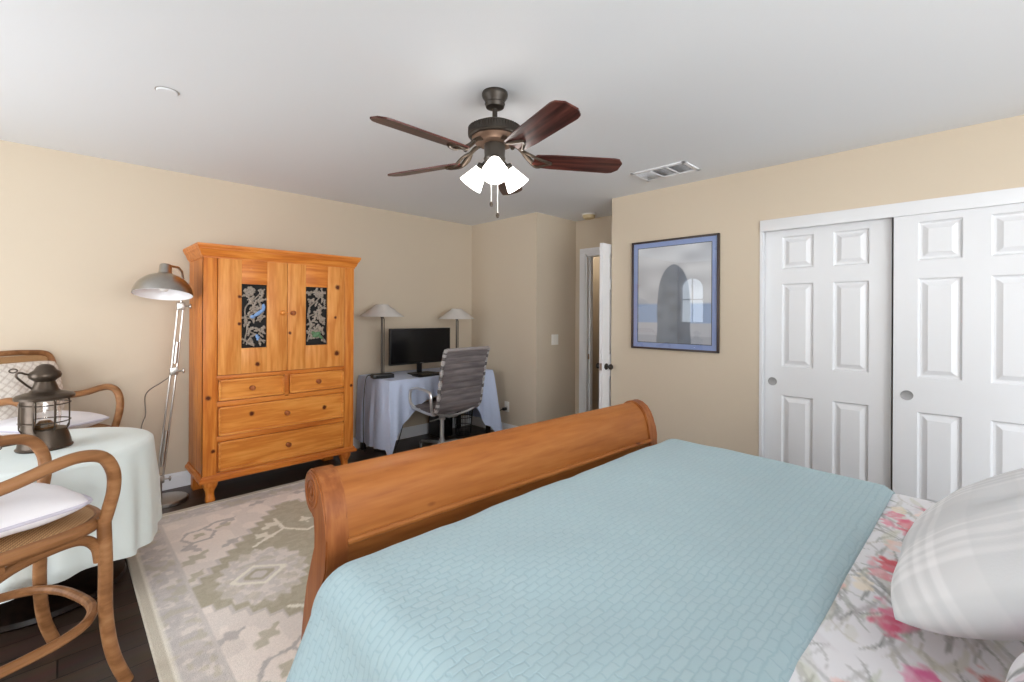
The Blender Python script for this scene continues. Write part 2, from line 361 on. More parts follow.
# ------------------------------------------------------------------ the room
XW, XR, YL, YS, H = -1.9, 3.667, 4.33, -2.6, 2.44
YA0, YA1, XB, XF = 2.37, 3.255, 4.28, 3.60        # alcove
XH = 4.90                               # hall wall
struct('floor', MB().box(XW - .1, XH + .1, YS - .1, YL + .12, -0.06, 0), M['floor'])
struct('ceiling', MB().box(XW - .1, XH + .1, YS - .1, YL + .12, H, H + 0.08), M['ceiling'])
struct('wall_left', MB().box(XW - .1, XR + .12, YL, YL + .12, 0, H), M['wall'])
struct('wall_far', MB().box(XF, XF + .12, YA1, YL, 0, H).box(XF + .12, XB + .12, YA1, YA1 + .12, 0, H), M['wall'])
DY0, DY1, DZ = 2.41, 3.115, 2.04      # bedroom door opening in the alcove's back wall
struct('wall_alcove', MB().box(XB, XB + .12, YA0, DY0, 0, H).box(XB, XB + .12, DY1, YA1, 0, H).box(XB, XB + .12, DY0, DY1, DZ, H).box(XB, XB + .12, YA1, YL, 0, H).box(XB, XB + .12, 1.4, YA0, 0, H), M['wall'])
CY0, CY1, CZ = -0.405, 1.095, 2.045    # closet opening
struct('wall_right', MB().box(XR, XR + .12, CY1, YA0, 0, H).box(XR + .12, XB + .12, YA0 - .12, YA0, 0, H).box(XR, XR + .12, CY0, CY1, CZ, H).box(XR, XR + .12, YS, CY0, 0, H), M['wall'])
struct('wall_closet', MB().box(XR + .12, XR + .7, CY1 + .1, CY1 + .2, 0, H).box(XR + .7, XR + .8, CY0 - .2, CY1 + .2, 0, H).box(XR + .12, XR + .7, CY0 - .2, CY0 - .1, 0, H), M['wall'])
struct('wall_hall', MB().box(XH, XH + .1, 1.4, YL, 0, H).box(XB + .12, XH, YL - .2, YL - .1, 0, H).box(XB + .12, XH, 1.4, 1.5, 0, H), M['wall'])
# wall behind the camera, with a window opening added for the back fill light
wy0, wy1, wz0, wz1 = -1.4, 3.2, 0.45, 2.25
struct('wall_back', MB().box(XW, wy0, YS - .1, YS, 0, H).box(wy1, XR + .12, YS - .1, YS, 0, H).box(wy0, wy1, YS - .1, YS, 0, wz0).box(wy0, wy1, YS - .1, YS, wz1, H), M['wall'])
# window wall: sliding opening added for the left fill light, and arched window
sy0, sy1, sz1 = 2.0, 3.4, 2.15
ay0, ay1, az0, az1 = 3.80, 4.27, 1.2, 2.12
mb = MB().box(XW - .1, XW, YS, sy0, 0, H).box(XW - .1, XW, sy0, sy1, sz1, H).box(XW - .1, XW, sy1, ay0, 0, H).box(XW - .1, XW, ay1, YL, 0, H).box(XW - .1, XW, ay0, ay1, 0, az0)
ac = (ay0 + ay1) / 2; ar = (ay1 - ay0) / 2
arc = [(ac + ar * math.cos(t), az1 - ar + ar * math.sin(t)) for t in [PI * k / 16 for k in range(17)]]
for (a, b), (c, d) in zip(arc, arc[1:]):
    mb.faces([(x, p, q) for x in (XW - .1, XW) for p, q in ((a, b), (c, d), (c, H), (a, H))], [(3, 2, 1, 0), (4, 5, 6, 7), (0, 1, 5, 4)])
struct('wall_window', mb, M['wall'])
mb = MB()
for y in (sy0, (sy0 + sy1) / 2 - .03, sy1 - .06): mb.box(XW - .07, XW - .02, y, y + .06, 0, sz1)
mb.box(XW - .07, XW - .02, sy0, sy1, sz1 - .06, sz1).box(XW - .07, XW - .02, sy0, sy1, 0, .05)
struct('added_window_1', mb, M['white'])  # frame of the sliding window made up for the left fill
mb = MB().tube([(XW - .04, a, b) for a, b in [(ay0, az0)] + arc[::-1] + [(ay1, az0)]], .02, 8, True).box(XW - .05, XW - .03, ac - .012, ac + .012, az0, az1).box(XW - .05, XW - .03, ay0, ay1, 1.66, 1.685)
struct('window_2', mb, M['white'])
mb = MB()
for x in (wy0, (wy0 + wy1) / 2 - .03, wy1 - .06): mb.box(x, x + .06, YS - .07, YS - .02, wz0, wz1)
mb.box(wy0, wy1, YS - .07, YS - .02, wz0, wz0 + .06).box(wy0, wy1, YS - .07, YS - .02, wz1 - .06, wz1)
struct('added_window_3', mb, M['white'])  # frame of the back window made up for its fill light
# baseboards
def base(mb, x0, y0, x1, y1, nx, ny, h=.115):
    """board on the wall line (x0,y0)-(x1,y1), standing out towards (nx,ny)"""
    for t, za, zb in ((.014, 0, h * .72), (.010, h * .72, h * .86), (.006, h * .86, h)):
        mb.box(min(x0, x1, x0 + nx * t, x1 + nx * t), max(x0, x1, x0 + nx * t, x1 + nx * t), min(y0, y1, y0 + ny * t, y1 + ny * t), max(y0, y1, y0 + ny * t, y1 + ny * t), za, zb)
    return mb
struct('baseboard_left', base(MB(), XW, YL, XF, YL, 0, -1), M['white'])
struct('baseboard_far', base(base(MB(), XF, YA1, XF, YL, -1, 0), XF, YA1, XB - .02, YA1, 0, -1), M['white'])
struct('baseboard_right', base(MB(), XR, CY1 + .02, XR, YA0, -1, 0), M['white'])
struct('baseboard_hall', base(MB(), XH, 1.5, XH, YL - .2, -1, 0), M['white'])
# bedroom door: casing, leaf standing open
mb = MB()
cw = .075
for y0, y1 in ((DY1 - .006, DY1 + cw), (DY0 - cw + .006, DY0 + .006)):
    mb.box(XB - .012, XB, y0, y1, 0, DZ, .002); mb.box(XB - .020, XB - .010, y0 + .012, y1 - .022, 0, DZ + .016, .002)
mb.box(XB - .012, XB, DY0 - cw + .006, DY1 + cw, DZ, DZ + .07, .004).box(XB - .020, XB - .010, DY0 - .05, DY1 + .05, DZ + .018, DZ + .06, .004)
mb.box(XB, XB + .12, DY1 - .02, DY1, 0, DZ).box(XB, XB + .12, DY0, DY0 + .02, 0, DZ).box(XB, XB + .12, DY0, DY1, DZ - .02, DZ).box(XB + .05, XB + .09, DY1 - .035, DY1 - .02, 0, DZ)
t1 = struct('trim_1', mb, M['white'])
struct('strike_plate', MB().box(XB + .03, XB + .055, DY1 - .0225, DY1 - .0195, .84, .90), M['brass'], t1)

def panel_door(x0, x1, y0, y1, z0, z1, axis, panels, bothsides=False, depth=.014):
    """six raised panels with sunk borders on the front face; axis 'x': front face is x0 (faces -x)"""
    mb = MB(); bm = mb.bm
    ys = sorted({y0, y1} | {p[0] for p in panels} | {p[1] for p in panels}); zs = sorted({z0, z1} | {p[2] for p in panels} | {p[3] for p in panels})
    def front(x, sgn):
        for i in range(len(ys) - 1):
            for j in range(len(zs) - 1):
                a, b, c, d = ys[i], ys[i + 1], zs[j], zs[j + 1]
                pn = [p for p in panels if p[0] <= a + 1e-6 and p[1] >= b - 1e-6 and p[2] <= c + 1e-6 and p[3] >= d - 1e-6]
                if not pn:
                    mb.faces([(x, a, c), (x, b, c), (x, b, d), (x, a, d)], [(0, 1, 2, 3)]); continue
                rings = [(0, 0), (.010, depth), (.020, depth), (.046, depth * .1), (.046, depth * .1)]
                vs = []
                for ins, dp in rings:
                    vs += [(x + sgn * dp, a + ins, c + ins), (x + sgn * dp, b - ins, c + ins), (x + sgn * dp, b - ins, d - ins), (x + sgn * dp, a + ins, d - ins)]
                fs = []
                for k in range(len(rings) - 2):
                    for q in range(4): fs.append((k * 4 + q, k * 4 + (q + 1) % 4, (k + 1) * 4 + (q + 1) % 4, (k + 1) * 4 + q))
                k = (len(rings) - 2) * 4; fs.append((k, k + 1, k + 2, k + 3))
                mb.faces(vs, fs)
    front(x0, 1)
    if bothsides: front(x1, -1)
    else: mb.faces([(x1, y0, z0), (x1, y1, z0), (x1, y1, z1), (x1, y0, z1)], [(0, 1, 2, 3)])
    for (a, b, c, d) in (((y0, z0), (y1, z0), 0, 0), ((y1, z0), (y1, z1), 0, 0), ((y1, z1), (y0, z1), 0, 0), ((y0, z1), (y0, z0), 0, 0)):
        mb.faces([(x0, *a), (x0, *b), (x1, *b), (x1, *a)], [(0, 1, 2, 3)])
    bmesh.ops.remove_doubles(bm, verts=list(bm.verts), dist=1e-5)
    return mb
def six(y0, y1, st=.113, mid=.113, z=((.22, .775), (.985, 1.585), (1.69, 1.922))):
    w = (y1 - y0 - 2 * st - mid) / 2
    return [(a, a + w, c, d) for a in (y0 + st, y1 - st - w) for c, d in z]
LW = .725
mb = panel_door(0, .035, 0, LW, .01, 2.015, 'x', six(0, LW), True)
lf = struct('door_1', mb, M['white'], ang=6)
lf.location = (XB - .01, DY0 - .022, 0); lf.rotation_euler = (0, 0, PI / 2 + math.radians(.3))
kn = MB()
for s, x in ((-1, 0), (1, .035)):
    m4 = Matrix.Translation((x, LW - .06, .872)) @ Matrix.Rotation(PI / 2 * s, 4, 'Y')
    kn.lathe([(0, 0), (.03, 0), (.03, .006), (.012, .012), (.011, .03), (.024, .040), (.028, .052), (.02, .064), (0, .068)], 16, m4)
struct('door_knob', kn, M['bronze'], lf)
struct('latch_plate', MB().box(.005, .03, LW - .001, LW + .0015, .84, .905), M['nickel'], lf)
for z in (.25, 1.02, 1.80): struct('door_hinge', MB().tube([(.038, -.004, z - .045), (.038, -.004, z + .045)], .006, 8), M['bronze'], lf)
# closet: fascia, jambs, two sliding six-panel doors
mb = MB().box(XR - .012, XR + .02, CY0 - .01, CY1, 1.968, CZ + .006, .003).box(XR - .004, XR + .12, CY1 - .016, CY1 + .002, 0, 1.97).box(XR - .004, XR + .12, CY0 - .002, CY0 + .016, 0, 1.97)
struct('trim_2', mb, M['closet'])
def closet_door(name, x, y0, y1, pull_y, side):
    d = struct(name, panel_door(x, x + .03, y0, y1, .015, 1.985, 'x', six(y0, y1, z=((.22, .778), (.985, 1.585), (1.692, 1.925)))), M['closet'], ang=6)
    m4 = Matrix.Translation((x, pull_y, .872)) @ Matrix.Rotation(-PI / 2, 4, 'Y')
    struct('finger_pull', MB().lathe([(0, .0008), (.021, .0008), (.024, .002), (.029, .003), (.030, 0), (.030, -.006)], 28, m4), M['pull'], d)
    return d
closet_door('door_2', XR + .052, .350, 1.078, 1.024, 1)
closet_door('door_3', XR + .012, CY0 + .018, .338, .272, -1)

# ------------------------------------------------------------------ bed
BED_LABEL = 'pine sleigh bed with a rolled footboard, made up with floral and aqua bedding'
BR = math.radians(-3.0)
bed = thing('sleigh_bed', BED_LABEL, 'bed', (.60, 1.549, 0), BR)
BW = 1.945
# local frame: x along the footboard, y positive away from the bed (towards the wardrobe)
front = [(.0, .833), (-.035, .826), (-.068, .805), (-.092, .773), (-.110, .735), (-.122, .69), (-.131, .64), (-.135, .595), (-.131, .55), (-.116, .512), (-.08, .465), (-.04, .42), (-.005, .34), (.02, .25), (.04, .15), (.05, .0)]
back = [(.12, .0), (.115, .12), (.10, .22), (.073, .334), (.05, .43), (.0, .527), (-.034, .585), (-.035, .63), (-.02, .683)]
rollp = [(.075 * math.cos(t), .758 + .075 * math.sin(t)) for t in np.linspace(math.radians(-105), math.radians(90), 15)]
prof = front + back + rollp[:-1]
inner = [(y + .012 if y < -.03 else y, z) for y, z in front[:12]] + [(-.02, .12)] + [(.105, .12)] + [(y - .008, z) for y, z in back[2:]] + [(.068 * math.cos(t), .758 + .068 * math.sin(t)) for t in np.linspace(math.radians(-100), math.radians(90), 15)]
inner = [(y, z - .007 if z > .8 else z) for y, z in inner]
fb = obj('footboard', MB().prism(inner, .07, BW - .07), M['bed_x'], bed, 30)
for x0, x1 in ((0, .075), (BW - .075, BW)):
    b = MB().prism([(y, max(z, .012 if x0 == 0 else 0)) for y, z in prof], x0, x1)
    bmesh.ops.bevel(b.bm, geom=[e for e in b.bm.edges if abs(e.verts[0].co.x - e.verts[1].co.x) < 1e-6], offset=.005, segments=2, affect='EDGES')
    pst = obj('footboard_post', b, M['bed_z'], bed, 30)
    # carved scroll on the outer end of the roll
    xs = x0 if x0 == 0 else x1
    sg = -1 if x0 == 0 else 1
    pts = [(xs + sg * .001, (.062 - .0035 * t) * math.cos(t * 1.05 + 1.0), .758 + (.062 - .0035 * t) * math.sin(t * 1.05 + 1.0)) for t in np.linspace(0, 16, 90)]
    obj('scroll', MB().tube(pts, .0035, 6), M['bed_z'], pst)
obj('moulding', MB().tube([(x, -.126, .615) for x in (.07, BW - .07)], .012, 10), M['bed_x'], fb)
for x in (.02, BW - .05):
    obj('side_rail', MB().box(x, x + .03, -2.15, -.02, .20, .42, .005), M['bed_x'], bed)
hp = [(-y * 1.0 , z + .38) for y, z in inner if z > .5]
hb = [(y - 2.20, z) for y, z in [(.03, .15), (.03, .8), (.05, .95), (.03, 1.05), (-.03, 1.14), (-.09, 1.17), (-.15, 1.14), (-.17, 1.08), (-.15, 1.03), (-.09, 1.03), (-.03, .92), (-.02, .8), (-.02, .15)]]
obj('headboard', MB().prism(hb, .05, BW - .05), M['bed_x'], bed, 30)
for x in (0, BW - .06): obj('headboard_post', MB().prism([(y, z if z > .2 else 0) for y, z in hb], x, x + .06), M['bed_z'], bed, 30)
mt = tag(obj('mattress', MB().box(.07, BW - .07, -2.12, -.27, .24, .56, .05, 4), M['white_fab']), 'thick white mattress under the bedding of the pine sleigh bed', 'mattress')
mt.location = (.60, 1.549, 0); mt.rotation_euler = (0, 0, BR)

def cover_surface(zm, x0, x1, yfoot, yhead, dropl, dropr, flare, nx, ny, rough, footdrop=.22, rr=.085, skew=0.0, fold=0.0):
    """cloth over the mattress: bed-local x across, y along; returns points (nx*ny), arc lengths"""
    L0 = dropl; Wd = x1 - x0
    s = np.linspace(-dropl, Wd + dropr, nx); Ld = yfoot - yhead
    t = np.linspace(0, Ld + footdrop, ny)          # 0 at the head side, grows to the foot
    Sg, Tg = np.meshgrid(s, t)
    def fall(a):                                   # a: overshoot past the edge -> (out, down)
        a = np.maximum(a, 0); q = rr * PI / 2
        th = np.minimum(a, q) / rr
        out = rr * np.sin(th); dn = rr * (1 - np.cos(th)); rest = np.maximum(a - q, 0)
        return out, dn, rest
    ol, dl, rl = fall(-Sg + rr * .6); orr, dr, rR = fall(Sg - Wd + rr * .6); of, df, rf = fall(Tg - Ld + rr * .6)
    X = x0 + np.clip(Sg, rr * .6 * 0 + 0, Wd)
    X = np.where(Sg < rr * .6, x0 + rr * .6 - ol - rl * flare, X); X = np.where(Sg > Wd - rr * .6, x1 - rr * .6 + orr + rR * .12, X)
    Y = yhead + Tg; Y = np.where(Tg > Ld - rr * .6, yfoot - rr * .6 + of, Y)
    Z = zm - dl - dr - rl * math.sqrt(1 - min(flare, .95) ** 2) - rR * .98 - df - rf
    und = (vnoise(X * 5 + 3, Y * 5) - .5) * .010 + (vnoise(X * 13, Y * 9 + 7) - .5) * .004
    wav = np.minimum(rl, .25) / .25
    X = X + wav * .02 * np.sin(Y * 11 + 1.3) - rR * .08 * np.sin(Y * 9)
    Z = Z + und * rough
    Y = Y - skew * (1 - (X - x0) / Wd) * np.clip(Tg / Ld, 0, 1.2)
    Y = Y + fold * ((X - x0) / Wd - .5) * (1 - Tg / Ld)
    Z = np.maximum(Z, .06)
    return X, Y, Z, Sg, Tg
def cloth_obj(name, X, Y, Z, Sg, Tg, material):
    ny, nx = X.shape
    me = bpy.data.meshes.new(name)
    vs = np.stack([X.ravel(), Y.ravel(), Z.ravel()], 1)
    idx = np.arange(nx * ny).reshape(ny, nx)
    fs = np.stack([idx[:-1, :-1].ravel(), idx[:-1, 1:].ravel(), idx[1:, 1:].ravel(), idx[1:, :-1].ravel()], 1)
    me.from_pydata(vs.tolist(), [], fs.tolist())
    uv = me.uv_layers.new(name='UVMap')
    st = np.stack([Sg.ravel(), Tg.ravel()], 1)
    li = np.zeros(len(me.loops), dtype=np.int32); me.loops.foreach_get('vertex_index', li)
    uv.data.foreach_set('uv', st[li].astype(np.float32).ravel())
    me.polygons.foreach_set('use_smooth', [True] * len(me.polygons)); me.materials.append(material)
    o = bpy.data.objects.new(name, me); COL.objects.link(o); return o
# aqua coverlet over the foot two thirds
X, Y, Z, Sg, Tg = cover_surface(.648, -.045, BW - .030, -.235, -1.26, .52, .30, .34, 190, 120, 1.0, skew=.065, fold=.06)
k = 1 - sm(0, .035, Tg); Z = Z - k * .018 * (1 - sm(-.02, .03, -Sg))      # rolled hem at the fold
cv = cloth_obj('coverlet', X, Y, Z, Sg, Tg, M['coverlet'])
cv.location = (.60, 1.549, 0); cv.rotation_euler = (0, 0, BR)
md = cv.modifiers.new('thick', 'SOLIDIFY'); md.thickness = .012; md.offset = 1
tag(cv, 'aqua waffle weave coverlet spread over the foot of the bed', 'coverlet')
# floral duvet under it and up to the pillows
def floral(Xw, Yw, seed, base=(226, 226, 230), dens=1.0):
    rs = np.random.RandomState(seed); c = np.empty(Xw.shape + (3,)); c[:] = [lin(v) for v in base]
    def paint(mask, rgb):
        nonlocal c
        r = np.array([lin(v) for v in rgb]); c = c * (1 - mask[..., None]) + r * mask[..., None]
    def strokes(n, cols, ln, wd, angm, spread, op):
        for _ in range(n):
            cx, cy = rs.uniform(x0, x1), rs.uniform(y0, y1); an = angm + rs.normal() * spread; l = ln * rs.uniform(.5, 1.4); w = wd * rs.uniform(.5, 1.4)
            dx, dy = Xw - cx, Yw - cy; a = dx * math.cos(an) + dy * math.sin(an); b = -dx * math.sin(an) + dy * math.cos(an) + 2.5 * a * a * rs.normal()
            d = np.abs(a) / l; paint(op * rs.uniform(.5, 1) * (1 - sm(.7, 1, d)) * (1 - sm(.5, 1, np.abs(b) / (w * (1.05 - .8 * d.clip(0, 1))))), cols[rs.randint(len(cols))])
    def blooms(lst):
        for cx, cy, sx, sy, an, rgb, op in lst:
            dx, dy = Xw - cx, Yw - cy; a = (dx * math.cos(an) + dy * math.sin(an)) / sx; b = (-dx * math.sin(an) + dy * math.cos(an)) / sy
            wob = (vnoise(Xw * 60 + cx * 9, Yw * 60) - .5) * 1.0 + (vnoise(Xw * 25, Yw * 25 + cy * 7) - .5) * .8
            d = np.sqrt(a * a + b * b) + wob
            f = op * (.55 + .45 * vnoise(Xw * 45 + 5, Yw * 45))
            paint(f * (1 - sm(.6, 1.05, d)), rgb)
    x0, x1, y0, y1 = Xw.min(), Xw.max(), Yw.min(), Yw.max()
    return (lambda: c), paint, strokes, blooms, rs
X, Y, Z, Sg, Tg = cover_surface(.640, .03, BW - .035, -1.21, -2.12, .42, .30, .25, 420, 170, 1.5, footdrop=0.0)
ca, sa = math.cos(BR), math.sin(BR)
Xw = .60 + X * ca - Y * sa; Yw = 1.549 + X * sa + Y * ca
c, paint, strokes, blooms, rs = floral(Xw, Yw, 3)
strokes(950, [(150, 156, 150), (172, 172, 172), (188, 186, 178), (120, 124, 122)], .075, .007, .25, .5, .75)
strokes(330, [(176, 186, 160), (196, 196, 176), (206, 200, 206)], .07, .016, .2, .5, .5)
fl = [(1.40, .12, .085, .038, .1, (226, 128, 160), .95), (1.36, .13, .05, .026, .2, (214, 70, 110), .8),
      (1.70, .16, .07, .03, .1, (216, 72, 88), .95), (1.63, .17, .06, .03, .3, (230, 138, 150), .8),
      (2.05, .15, .06, .025, .0, (214, 78, 92), .9), (1.18, .06, .07, .035, .4, (222, 120, 168), .9), (1.20, .05, .035, .022, .4, (208, 70, 134), .8),
      (1.28, -.05, .055, .030, .5, (206, 78, 70), .95), (1.08, -.02, .05, .025, .5, (226, 104, 84), .95), (1.05, .16, .05, .03, .2, (232, 170, 160), .7),
      (1.85, .17, .06, .025, .1, (238, 206, 196), .8), (1.52, .20, .06, .03, .2, (238, 226, 206), .8), (2.2, .12, .07, .03, .1, (238, 214, 206), .8)]
for _ in range(26):
    fl.append((rs.uniform(.6, 2.4), rs.uniform(-.6, .28), .05, .028, rs.uniform(0, 1), [(222, 110, 140), (216, 84, 84), (236, 190, 180), (236, 222, 200)][rs.randint(4)], .8))
blooms(fl)
dv = cloth_obj('floral_duvet', X, Y, Z, Sg, Tg, colmat('floral_cotton', .9, .5, 14))
vcol(dv, c().reshape(-1, 3)); dv.location = (.60, 1.549, 0); dv.rotation_euler = (0, 0, BR)
tag(dv, 'white duvet with pink and coral watercolour flowers at the head of the bed', 'duvet')

def pillow(name, w, d, t, material, colfn=None, n=90, parent=None):
    """soft cushion, w along x, d along y, thickness t; pinched corners"""
    vs = []; us = []
    for sgn in (1, -1):
        for j in range(n):
            for i in range(n):
                u = -1 + 2 * i / (n - 1); v = -1 + 2 * j / (n - 1)
                hgt = max(0, (1 - abs(u) ** 3)) ** .52 * max(0, (1 - abs(v) ** 3)) ** .52
                pin = 1 - .075 * abs(v) ** 5
                piv = 1 - .075 * abs(u) ** 5
                wr = float(vnoise(u * 3 + 9 * sgn, v * 3)) - .5
                vs.append((u * w / 2 * pin, v * d / 2 * piv, sgn * t / 2 * hgt * (1 + .22 * wr))); us.append((u, v))
    fs = []
    for k in range(2):
        o0 = k * n * n
        for j in range(n - 1):
            for i in range(n - 1):
                f = (o0 + j * n + i, o0 + j * n + i + 1, o0 + (j + 1) * n + i + 1, o0 + (j + 1) * n + i)
                fs.append(f if k == 0 else f[::-1])
    me = bpy.data.meshes.new(name); me.from_pydata(vs, [], fs)
    me.polygons.foreach_set('use_smooth', [True] * len(me.polygons)); me.materials.append(material)
    o = bpy.data.objects.new(name, me); COL.objects.link(o)
    if parent: o.parent = parent
    if colfn is not None: vcol(o, colfn(np.array(us)[:, 0] * w / 2, np.array(us)[:, 1] * d / 2))
    bm = bmesh.new(); bm.from_mesh(me); bmesh.ops.remove_doubles(bm, verts=bm.verts, dist=1e-4); bm.to_mesh(me); bm.free()
    return o
def plaid(x, y):
    c = np.empty((len(x), 3)); c[:] = [lin(v) for v in (214, 215, 217)]
    wv = np.zeros(len(x))
    for q, per in ((x, .36), (y, .30)):
        r = (q + 5) % per
        for a, b in ((.04, .055), (.075, .085), (.105, .125), (.15, .158)): wv += .55 * (sm(a - .004, a, r) - sm(b, b + .004, r))
        wv -= .35 * (sm(.18, .185, r) - sm(per - .03, per - .025, r))
    wv = np.clip(wv, -.7, 1)
    hi = np.array([lin(v) for v in (236, 236, 238)]); lo = np.array([lin(v) for v in (200, 203, 206)])
    c = np.where(wv[:, None] > 0, c + (hi - c) * wv[:, None], c + (c - lo) * wv[:, None]); return c
pl = pillow('plaid_pillow', .72, .54, .20, colmat('grey_plaid_cotton', .9, .06, 200), plaid)
pl.location = (1.54, -.115, .872); pl.rotation_euler = (math.radians(-33), 0, math.radians(-2))
tag(pl, 'large pillow in pale grey and white plaid leaning at the head of the bed', 'pillow')
def flp(x, y):
    c, paint, strokes, blooms, rs = floral(x, y, 11)
    strokes(120, [(140, 144, 142), (170, 170, 170), (110, 112, 112)], .05, .012, 1.2, .4, .8)
    strokes(60, [(196, 196, 186), (206, 180, 190)], .05, .02, 1.2, .5, .6)
    blooms([(rs.uniform(-.35, .35), rs.uniform(-.25, .25), .05, .03, rs.uniform(0, 2), (226, 130, 160), .8) for _ in range(10)])
    return c()
fp = pillow('floral_pillow', .72, .50, .18, colmat('floral_pillow_cotton', .9, .06, 200), flp)
fp.location = (.835, -.247, .88); fp.rotation_euler = (math.radians(-30), 0, math.radians(-3))
tag(fp, 'floral pillow at the right edge of the photo, in front of the plaid one', 'pillow')

# ------------------------------------------------------------------ wardrobe
arm = thing('armoire', 'honey pine armoire with two carved doors over four drawers, against the left wall', 'wardrobe', (.714, 3.785, 0))
AW, AD = 1.104, .475
mb = MB().box(0, .03, .0, AD, .19, 1.75, .002).box(AW - .03, AW, 0, AD, .19, 1.75, .002).box(.03, AW - .03, AD - .02, AD - .001, .19, 1.75).box(.03, AW - .03, .03, AD - .02, 1.70, 1.75).box(.03, AW - .03, .02, AD - .02, .19, .21)
mb.box(.0, .084, -.004, .03, .19, 1.75, .003).box(AW - .083, AW, -.004, .03, .19, 1.75, .003).box(.083, AW - .083, .02, .04, .21, 1.70)
obj('case', mb, M['pine_z'], arm)
mb = MB().box(.083, AW - .083, 0, .03, .876, .902, .002).box(.083, AW - .083, 0, .03, .680, .715, .002).box(.083, AW - .083, 0, .03, .432, .466, .002).box(.083, AW - .083, 0, .03, .19, .212, .002).box(.541, .571, 0, .03, .70, .88, .002)
obj('front_rail', mb, M['pine_x'], arm)
# cornice and base moulding: profile (out, z) swept along left side, front, right side
def sweep_u(prof, x0, x1, yf, yb):
    m = MB(); vs = []; n = len(prof)
    for o, z in prof: vs += [(x0 - o, yb, z), (x0 - o, yf - o, z), (x1 + o, yf - o, z), (x1 + o, yb, z)]
    fs = []
    for i in range(n - 1):
        for k in range(3): fs.append((i * 4 + k, i * 4 + k + 1, (i + 1) * 4 + k + 1, (i + 1) * 4 + k))
        fs.append((i * 4 + 3, i * 4, (i + 1) * 4, (i + 1) * 4 + 3))
    fs.append((0, 1, 2, 3)); fs.append(tuple((n - 1) * 4 + k for k in (3, 2, 1, 0)))
    return m.faces(vs, fs)
obj('cornice', sweep_u([(.0, 1.742), (.006, 1.742), (.006, 1.752), (.014, 1.760), (.020, 1.775), (.026, 1.793), (.035, 1.803), (.035, 1.810), (.040, 1.816), (.043, 1.824), (.043, 1.838)], 0, AW, -.004, AD), M['pine_x'], arm, 25)
obj('base_moulding', sweep_u([(-.03, .155), (.020, .155), (.024, .165), (.022, .178), (.012, .186), (.006, .200), (-.002, .200)], 0, AW, -.004, AD), M['pine_x'], arm, 25)
def knob(parent, x, z, m, y=0.0, r=.016):
    k = MB().lathe([(0, 0), (r * .95, 0), (r * .9, .003), (r * .5, .007), (r * .48, .014), (r * .95, .021), (r * 1.05, .028), (r * .8, .035), (0, .038)], 16, Matrix.Translation((x, y, z)) @ Matrix.Rotation(PI / 2, 4, 'X'))
    return obj('knob', k, m, parent)
M['carving'] = mat('silvered_carving', S(146, 134, 122), 0.5, 0.1, var=.5, vscale=55)
M['bluebird'] = mat('painted_blue', S(118, 150, 196), 0.6, var=.3, vscale=50)
M['greenbird'] = mat('painted_green', S(84, 120, 84), 0.6, var=.35, vscale=60)
def leafy(mb, rs, x0, x1, z0, z1, y):
    """relief branch with lobed leaves filling the recess"""
    w, hgt = x1 - x0, z1 - z0
    br = [spline([(x0 + .01, y, z0 + .02), (x0 + .2 * w, y - .004, z0 + .3 * hgt), (x0 + .12 * w, y, z0 + .62 * hgt), (x0 + .5 * w, y - .006, z0 + .78 * hgt), (x1 - .01, y, z1 - .02)], 6),
          spline([(x1 - .01, y, z0 + .02), (x0 + .6 * w, y - .004, z0 + .18 * hgt), (x0 + .25 * w, y - .002, z0 + .25 * hgt)], 5),
          spline([(x0 + .15 * w, y, z0 + .5 * hgt), (x0 + .6 * w, y - .004, z0 + .58 * hgt), (x1 - .01, y, z0 + .70 * hgt)], 5)]
    for b in br: mb.tube(b, .0055, 6)
    for k in range(74):
        px, pz = rs.uniform(x0 + .014, x1 - .014), rs.uniform(z0 + .014, z1 - .014)
        a = rs.uniform(0, PI)
        for q in range(4):
            o = (q - 1.5) * .011
            mb.blob((px + o * math.cos(a), y - .005 - .004 * rs.rand(), pz + o * math.sin(a)), .0085, .005, .006 + .004 * (q % 2), 6, Matrix.Rotation(-a + rs.uniform(-.5, .5), 3, 'Y'))
